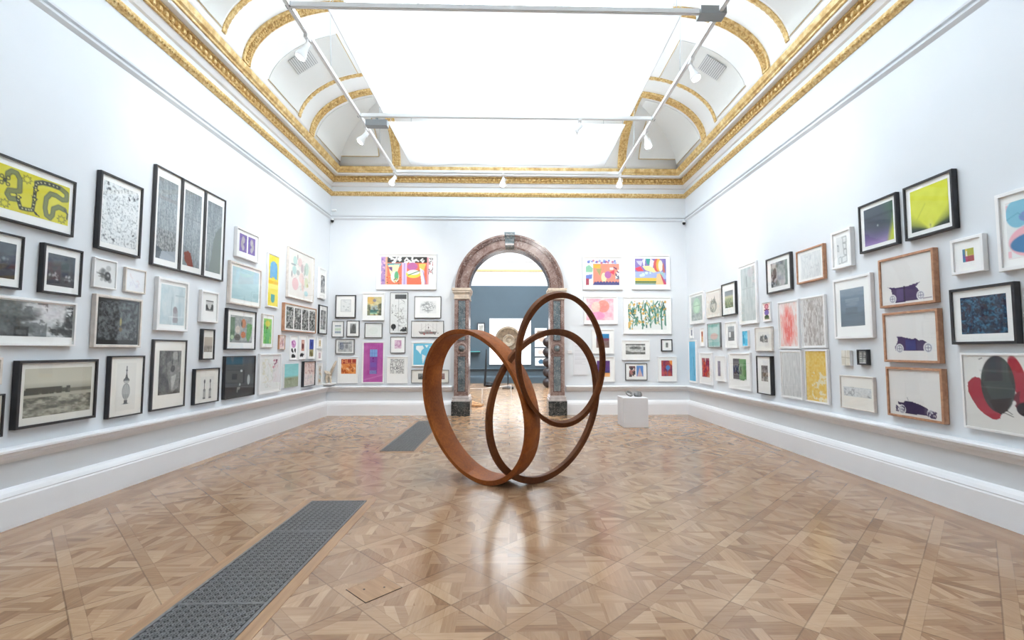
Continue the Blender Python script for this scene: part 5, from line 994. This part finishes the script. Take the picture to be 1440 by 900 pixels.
def relief(A):
    A.rect(0, 0, 1, 1, '#e6e8e8'); d = '#9ca0a0'
    for P in ([(.55, .05), (.95, .05), (.95, .25), (.62, .25), (.62, .12)], [(.62, .27), (.92, .3), (.9, .48), (.66, .46)], [(.66, .5), (.95, .5), (.92, .7), (.7, .68)], [(.12, .35), (.2, .30), (.22, .52), (.1, .5)], [(.2, .75), (.4, .72), (.42, .95), (.2, .97)], [(.5, .75), (.95, .72), (.95, .92), (.5, .96)]): A.line(P + [P[0]], .010, d, .8)
    A.ell(.12, .3, .05, .03, '#7c8080', .8)
pic('R23', W_, .028, [(.24, .17, .76, .90, '#e6e8e8', relief)], 'white deep framed paper relief of stepped shapes above the blue grey print', res=150)
pic('R24', W_, .03, [(.17, .19, .80, .80, '#6a7c8e', lambda A: A.grad([(0, '#8494a4'), (.18, '#76889a'), (.22, '#607486'), (.5, '#5c6e80'), (.7, '#465868'), (1, '#4c5c6c')]).rect(.22, .26, .80, .36, '#8a9cac', .7).ell(.5, .42, .25, .05, '#90a2b0', .6).rect(.22, .5, .72, .68, '#3c4c5c', .7).nz(3, 24, '#4c5e70', '#7a8c9c', 2, al=.25))], 'large white framed slate blue seascape print above the small relief blocks', res=130)
pic('R25', None, 0, [(0, 0, 1, 1, '#ddd8cc', lambda A: A.nz(4, 4, '#d4cebf', '#e8e4da', 2).line([(.5, 0), (.45, 1)], .01, '#b8b0a0').line([(0, .45), (1, .5)], .01, '#b8b0a0').rect(.1, .55, .4, .9, '#cfc8b8', .7))], 'tiny cream relief block left of the tiny black box', name='relief_block', glass=False, res=200)
pic('R26', K, .02, [(.14, .14, .88, .86, '#8c8c88', lambda A: (A.rect(0, 0, 1, 1, '#6c6c6a'), [A.rect(.08 + .32 * i, .06 + .32 * j, .34 + .32 * i, .32 + .32 * j, ['#b8b8b2', '#9c9c96', '#d0d0ca'][(i + j * 2) % 3]) for i in range(3) for j in range(3)], A.line([(.5, .1), (.5, .9)], .008, '#2c2c2c'), A.line([(.1, .5), (.9, .5)], .008, '#2c2c2c')))], 'tiny black box frame of grey squares right of the cream relief block', res=220)
pic('R27', F_, .012, [(.10, .34, .92, .62, '#d4d6d6', lambda A: A.nz(20, 8, '#c4c8ca', '#e2e4e4', 3).scribble(6, ['#8c9094'], .006, .05, .2, .95, .9, .08).rect(.25, .02, .4, .06, '#8c9090').rect(.78, .04, .9, .08, '#8c9090'))], 'cream wide sheet with a pale grey strip, below the two tiny blocks', 'cream', res=130)
def violet(A):
    A.grad([(0, '#46525a'), (.5, '#454a5c'), (.75, '#6c5c8c'), (1, '#a088c0')]); A.put(np.clip((A.X - .55) * 2.2, 0, 1) * np.clip(1.2 - A.Y, 0, 1), '#3f6a48', .7)
    A.put(np.clip((A.X - (.74 + (1 - A.Y) * .28)) * 7, 0, 1) * np.clip((A.Y - .05) * 1.4, 0, 1), '#c8d43c', .95); A.put(np.clip(1 - np.hypot((A.X - .5) * 2.2, (A.Y - .5) * 2.2), 0, 1), '#3a4450', .8); A.ell(.48, .52, .03, .03, '#8c989c'); A.rect(0, .24, 1, .30, '#2c3238', .35)
pic('R28', K, .022, [(.13, .12, .89, .88, '#46525a', violet)], 'black framed dark violet and green light study left of the bright yellow one', res=130)
def cone(A):
    dx, dy = (A.X - .52), (1.0 - A.Y); an = np.abs(np.arctan2(dx, dy + .02)); A.rect(0, 0, 1, 1, '#dade3a'); A.nz(5, 5, '#d6da38', '#e6ea50', 2, al=.6)
    A.put(np.clip((an - .75) * 1.6, 0, 1) * np.clip((A.Y - .15) * 1.3, 0, 1), '#4c5a30', .95); A.put(np.clip((an - 1.15) * 4, 0, 1) * np.clip((A.Y - .6) * 3, 0, 1), '#22302c', .95); A.line([(.12, .78), (.40, .40)], .012, '#b8c03a', .5); A.line([(.52, .9), (.52, 1)], .008, '#22302c'); A.put(np.clip(.12 - np.hypot(dx, dy * .5), 0, 1) * 8, '#f2f49c', .8)
pic('R29', K, .022, [(.13, .12, .89, .88, '#dade3a', cone)], 'black framed luminous yellow light study with a dark base', res=130)
pic('R30', W_, .026, [(.34, .32, .68, .68, '#c0a850', lambda A: A.rect(0, 0, .25, 1, '#3c7ca0').rect(.25, 0, .42, .55, '#e0c84c').rect(.32, .2, .42, .6, '#f0f0e0').rect(.42, 0, 1, .5, '#a8a838').rect(.25, .55, 1, 1, '#a84850').rect(.25, .6, .42, 1, '#c04c7c').rect(0, .45, .25, .7, '#4c5ca0'))], 'small white frame with a tiny square of coloured blocks below the yellow light study', res=180)
pic('R31', W_, .03, [(.16, .14, .86, .86, '#f2dcdc', lambda A: A.rect(0, .02, 1, .98, '#eef0f0').rect(0, .05, .08, .3, '#f6c4cc').ell(.30, .22, .30, .25, '#84c4dc').ell(.58, .30, .26, .10, '#7a84c8', .8).ell(.6, .72, .56, .27, '#f6b8c4').ell(.62, .76, .54, .17, '#3c7cb0').rect(0, .85, .1, .97, '#f6c4cc').line([(.02, .3), (.3, .22), (.55, .4)], .005, '#5ca0bc'))], 'white framed print of blue ovals cut by the right image edge', res=130)
PUR = '#40305c'
def wheel(A, x, y, r): A.ell(x, y, r / A.w, r / A.h, '#e8e8ea').ell(x, y, r * .75 / A.w, r * .75 / A.h, '#9c9cac').ell(x, y, r * .55 / A.w, r * .55 / A.h, '#e8e8ea').line([(x - r * .6 / A.w, y), (x + r * .6 / A.w, y)], .008, '#8c8ca0').line([(x, y - r * .6 / A.h), (x, y + r * .6 / A.h)], .008, '#8c8ca0').ell(x, y, r * .18 / A.w, r * .18 / A.h, '#8c8ca0')
def car1(A): A.poly([(.13, .60), (.30, .635), (.50, .640), (.76, .585), (.68, .67), (.76, .80), (.70, .86), (.72, .95), (.27, .955), (.22, .83), (.20, .66)], PUR).rect(.44, .62, .47, .95, '#2a2040').rect(.30, .68, .43, .93, '#584a80', .7); wheel(A, .22, .87, .050); wheel(A, .76, .86, .050); A.line([(.80, .93), (.95, .925)], .006, '#5c5068')
def car2(A): A.poly([(.25, .49), (.40, .515), (.54, .55), (.60, .53), (.66, .585), (.72, .57), (.82, .63), (.90, .72), (.88, .80), (.34, .80), (.20, .79), (.18, .72), (.24, .62)], PUR).poly([(.4, .56), (.6, .58), (.6, .78), (.4, .78)], '#3c4890', .6).line([(.24, .50), (.34, .505)], .012, PUR); wheel(A, .28, .75, .052); wheel(A, .82, .735, .055)
def car3(A): A.poly([(.17, .71), (.28, .73), (.32, .68), (.45, .68), (.60, .72), (.73, .78), (.80, .86), (.78, .93), (.30, .945), (.20, .88), (.24, .80), (.18, .76)], '#35284c'); wheel(A, .25, .87, .05); wheel(A, .79, .88, .045); A.scribble(5, ['#35284c'], .012, .74, .84, .97, .96, .04); A.scribble(3, ['#35284c'], .010, .13, .80, .30, .92, .04); A.line([(.38, .66), (.36, .60)], .005, '#8c8494')
pic('R32', O_, .024, [(.035, .045, .965, .955, '#eceae8', car1)], 'uppermost of the three oak framed purple car prints, boxy car with its roof out', res=150)
pic('R33', O_, .024, [(.035, .045, .965, .955, '#eceae8', car2)], 'middle of the three oak framed purple car prints, low open sports car', res=150)
pic('R34', O_, .024, [(.035, .045, .965, .955, '#eceae8', car3)], 'lowest of the three oak framed purple car prints, car breaking apart', res=150)
pic('R35', K, .024, [(.16, .17, .86, .82, '#1c3448', lambda A: A.nz(26, 22, '#14223a', '#34698c', 3, con=1.5).th(10, 9, .58, '#14182c', 3, al=.6).th(14, 12, .70, '#301c2c', 2, al=.6))], 'black framed deep blue speckled print above the red and black ovals', res=160)
def ovals(A):
    A.poly([(.04, .44), (.05, .38), (.09, .33), (.14, .30), (.20, .315), (.26, .42), (.34, .62), (.43, .77), (.41, .83), (.37, .86), (.31, .85), (.24, .81), (.16, .74), (.09, .62), (.05, .53)], '#a83040')
    A.ell(.63, .28, .085, .28, '#a83040', 1, -.25); A.ell(.70, .58, .13, .14, '#6c2834').ell(.80, .40, .12, .30, '#a83040', 1, .5)
    A.ell(.405, .385, .195, .375, '#343c3c', .93, .0); A.poly([(.30, .60), (.55, .55), (.50, .72), (.43, .78), (.36, .74)], '#2c2428'); A.ell(.70, .68, .10, .09, '#241c24').ell(.58, .61, .02, .03, '#ecebe8')
    A.line([(.46, .75), (.56, .79)], .005, '#404040').line([(.48, .71), (.55, .76)], .005, '#404040').line([(.20, .06), (.24, .04)], .006, '#404040')
    A.rect(.2, .20, .62, .23, '#8c9090', .18).rect(.2, .42, .62, .44, '#8c9090', .18)
pic('R36', W_, .02, [(.03, .03, .97, .97, '#e8e7e4', ovals)], 'white framed print of a black oval over red ovals, lowest at the right edge', res=150)

WX = {'L': (XL, PI / 2), 'R': (XR, -PI / 2), 'B': (YB, 0)}
a_, b_, c_, d_, e_ = RECT['L14']
for i, q in enumerate('abc'): w3 = (b_ - a_) / 3; RECT['L14' + q] = (a_ + w3 * i + .002, a_ + w3 * (i + 1) - .002, c_, d_, e_)
GRP = {'L': 'pictures hung on the left wall', 'R': 'pictures hung on the right wall', 'B': 'pictures hung on the back wall'}
for idx, (key, fr, fw, prints, label, mount, name, glass, res, slim) in enumerate(PIC):
    u0, u1, z0, z1, dep = RECT[key]; side = key[0]; w, h = u1 - u0, z1 - z0; uc = (u0 + u1) / 2
    loc = {'L': (XL, uc, z0), 'R': (XR, -uc, z0), 'B': (uc, YB, z0)}[side]
    root = empty(name, loc, {'L': PI / 2, 'R': -PI / 2, 'B': 0}[side], label, 'picture' if name == 'framed_picture' else {'canvas_panel': 'painting', 'text_panel': 'text panel', 'relief_block': 'relief'}[name], GRP[side])
    hw = w / 2; back = .004
    if fr and fw > 0:
        mb = MB(); o_, i_ = [(-hw, 0), (hw, 0), (hw, h), (-hw, h)], [(-hw + fw, fw), (hw - fw, fw), (hw - fw, h - fw), (-hw + fw, h - fw)]; yb, yf = -back, -dep
        cham = min(.003, fw * .2)
        o2 = [(-hw + cham, cham), (hw - cham, cham), (hw - cham, h - cham), (-hw + cham, h - cham)]
        R = []
        for (a, b), (a2, b2), (c, d) in zip(o_, o2, i_): R.append([(a, yb, b), (a, yf + cham, b), (a2, yf, b2), (c, yf, d), (c, yb - .004, d)])
        mb.loft(R, loop=True); mb.build('frame', M[fr], root)
        ym = -max(.010, dep - (.012 if dep < .045 else .018))
        MB().box(-hw + fw * .6, hw - fw * .6, ym, ym + .006, fw * .6, h - fw * .6).build('mount', M[mount], root)
        if glass:
            mb = MB(); yg = -dep + .005; mb.quad((-hw + fw * .7, yg, fw * .7), (hw - fw * .7, yg, fw * .7), (hw - fw * .7, yg, h - fw * .7), (-hw + fw * .7, yg, h - fw * .7)); mb.build('glazing', M['glass'], root, recalc=False)
    else:
        MB().box(-hw, hw, -dep, -back, 0, h).build('panel', M['white'], root, bevel=.002); ym = -dep
    for n_, (x0, y0, x1, y1, bg, fn) in enumerate(prints):
        pw, ph = (x1 - x0) * w, (y1 - y0) * h; A = Art(pw, ph, bg, res, idx * 7 + n_ + 3); fn(A)
        print_mesh('print', A, ym - .0015, -hw + x0 * w, h - y0 * h, root)


# ------------------------------------------------------------------ things in the next gallery
def back_pic(x0, x1, z0, z1, frame, label, bg, fn, m=.12, fw=.02, res=60, glass=False):
    r = empty('framed_picture', ((x0 + x1) / 2, Y3, z0), 0, label, 'picture'); w, h = x1 - x0, z1 - z0; hw = w / 2
    mb = MB()
    for q in ((-hw, -hw + fw, 0, h), (hw - fw, hw, 0, h), (-hw + fw, hw - fw, 0, fw), (-hw + fw, hw - fw, h - fw, h)): mb.box(q[0], q[1], -.05, -.002, q[2], q[3])
    mb.build('frame', M[frame], r); MB().box(-hw + fw, hw - fw, -.03, -.01, fw, h - fw).build('mount', M['mount'], r)
    A = Art(w * (1 - 2 * m), h * (1 - 2 * m), bg, res, 5); fn(A); print_mesh('print', A, -.0325, -hw + m * w, h - m * h, r)
cv = empty('blank_canvas', (.02, Y3, 0), 0, 'large plain white canvas on the blue grey wall of the next gallery', 'canvas')
def px3(x, y, Yp): return (x - 717) / 675 * Yp, EYE + (493 - y) / 675 * Yp
xa, zb = px3(688.3, 512.6, Y3); xb, za = px3(746.5, 448, Y3)
cv.location = ((xa + xb) / 2, Y3, zb)
MB().box(-(xb - xa) / 2, (xb - xa) / 2, -.05, -.002, 0, za - zb).build('stretched_canvas', M['mount'], cv, bevel=.004)
MB().box(-(xb - xa) / 2 + .05, (xb - xa) / 2 - .05, -.01, -.001, .05, za - zb - .05).build('stretcher', M['offwhite'], cv)
def b4(p, q): (a, b), (c, d) = px3(*p, Y3), px3(*q, Y3); return a, c, d, b
a = b4((671, 454), (682, 470)); back_pic(a[0], a[1], a[2], a[3], 'black', 'small black framed picture beside the white canvas in the next gallery', '#a09c94', lambda A: A.nz(3, 4, '#88847c', '#b8b4ac'), .2, .05)
a = b4((752, 461.5), (769, 487.8)); back_pic(*a, 'white', 'tallest of three white framed pictures right of the blank canvas, next gallery', '#e8e4e0', lambda A: A.rect(.1, .05, .9, .2, '#8c7c6c').ell(.6, .6, .3, .2, '#c0a898'), .1, .02)
a = b4((752.2, 489.6), (769, 501)); back_pic(*a, 'white', 'middle white framed picture with a pink blot beside the dark balls, next gallery', '#ece8e6', lambda A: A.ell(.45, .5, .28, .35, '#dcb4a8'), .1, .02)
a = b4((752.4, 503), (769, 514)); back_pic(*a, 'white', 'lowest white framed picture with a dark blue blot beside the dark balls', '#e8ecee', lambda A: A.ell(.5, .5, .22, .35, '#3c6078').poly([(.2, .4), (.9, .2), (.9, .8), (.3, .8)], '#3c6078'), .1, .02)
# stack of dark balls
Yq = 19.6; r = empty('ball_stack', (px3(770.5, 0, Yq)[0], Yq, 0), 0, 'tall stack of dark rough balls behind the right pilaster', 'sculpture')
for k in range(5): MB().lathe([(.214 * math.cos(a), .205 + .41 * k + .205 * math.sin(a)) for a in [-PI / 2 + PI * i / 12 for i in range(13)]], 20).build('ball', M['darkball'], r, smooth=True)
# carved disc on a slender stem
Yd = 19.0; xd, zd = px3(714.5, 477, Yd); r = empty('carved_disc', (xd, Yd, 0), 0, 'round carved brown stone disc on a thin stem in the next gallery', 'sculpture')
MB().box(-.22, .22, -.15, .15, 0, .08).build('base', M['blackmetal'], r, bevel=.01)
MB().tube([(0, 0, .08), (0, 0, zd - .45)], .025, 10).build('stem', M['blackmetal'], r)
dd = MB().lathe([(0, -.12), (.42, -.12), (.50, -.07), (.51, 0), (.50, .07), (.43, .11), (.34, .08), (0, .08)], 40, (0, 0, zd), (0, -1, 0)).build('disc', M['disc'], r, smooth=True)
MB().lathe([(0, .08), (.24, .08), (.22, .12), (.14, .11), (.10, .08), (0, .09)], 30, (.03, 0, zd - .06), (0, -1, 0)).build('boss', M['disc2'], dd, smooth=True)
# black pole sculpture
Yp = 20.2; xp = px3(682, 0, Yp)[0]; r = empty('black_pole', (xp, Yp, 0), 0, 'thin black upright pole with a dark lump at its foot, next gallery', 'sculpture')
MB().tube([(0, 0, .02), (.04, 0, .7), (.06, 0, 1.55)], [.05, .045, .02], 8).build('pole', M['blackmetal'], r)
MB().lathe([(0, 0), (.15, 0), (.19, .08), (.15, .17), (.05, .2), (0, .2)], 16, (.20, 0, 0)).build('foot_lump', M['blackmetal'], r, smooth=True)
# teal edged wall shelf
xs0, zs = px3(655, 494.5, Y3); xs1, _ = px3(675.5, 494.5, Y3)
sh2 = MB().box(-(xs1 - xs0) / 2, (xs1 - xs0) / 2, -.30, -.001, -.02, .02).build('glass_shelf', M['teal'], None, bevel=.003); sh2.location = ((xs0 + xs1) / 2, Y3, zs); tag(sh2, 'teal glass wall shelf left of the black pole, next gallery', 'shelf')
# low glass barrier and the log behind it
r = empty('glass_barrier', (0, 0, 0), 0, 'low clear glass barrier with white edges just beyond the archway', 'barrier')
pa, pb, pc = Vector((-2.3, 13.6, 0)), Vector((-.775, 13.6, 0)), Vector((.04, 15.0, 0))
r.location = pb
for p, q in ((pa, pb), (pb, pc)):
    p, q = p - pb, q - pb; d = (q - p).normalized(); n = Vector((-d.y, d.x, 0)) * .006
    MB().loft([[p + d * .03 - n, q - d * .03 - n, q - d * .03 + n, p + d * .03 + n], [v + Vector((0, 0, .43)) for v in (p + d * .03 - n, q - d * .03 - n, q - d * .03 + n, p + d * .03 + n)]]).build('glass_panel', M['glass'], r)
    MB().tube([p + Vector((0, 0, .435)), q + Vector((0, 0, .435))], .005, 6).build('edge_strip', M['trim'], r)
for p in (pb - pb, pc - pb): MB().tube([p, p + Vector((0, 0, .44))], .009, 8).build('post', M['trim'], r)
lg = empty('driftwood_log', (-1.12, 13.05, 0), -.10, 'pale orange forked driftwood log lying on the floor beyond the left pilaster', 'log')
MB().tube([(-.25, 0, .20), (-.05, 0, .15), (.20, 0, .07), (.42, 0, .05)], [.09, .08, .05, .03], 10).build('trunk', M['wood_log'], lg, smooth=True)
MB().tube([(-.2, -.03, .06), (.1, -.06, .045), (.4, -.08, .035)], [.06, .045, .03], 10).build('fork', M['wood_log'], lg, smooth=True)
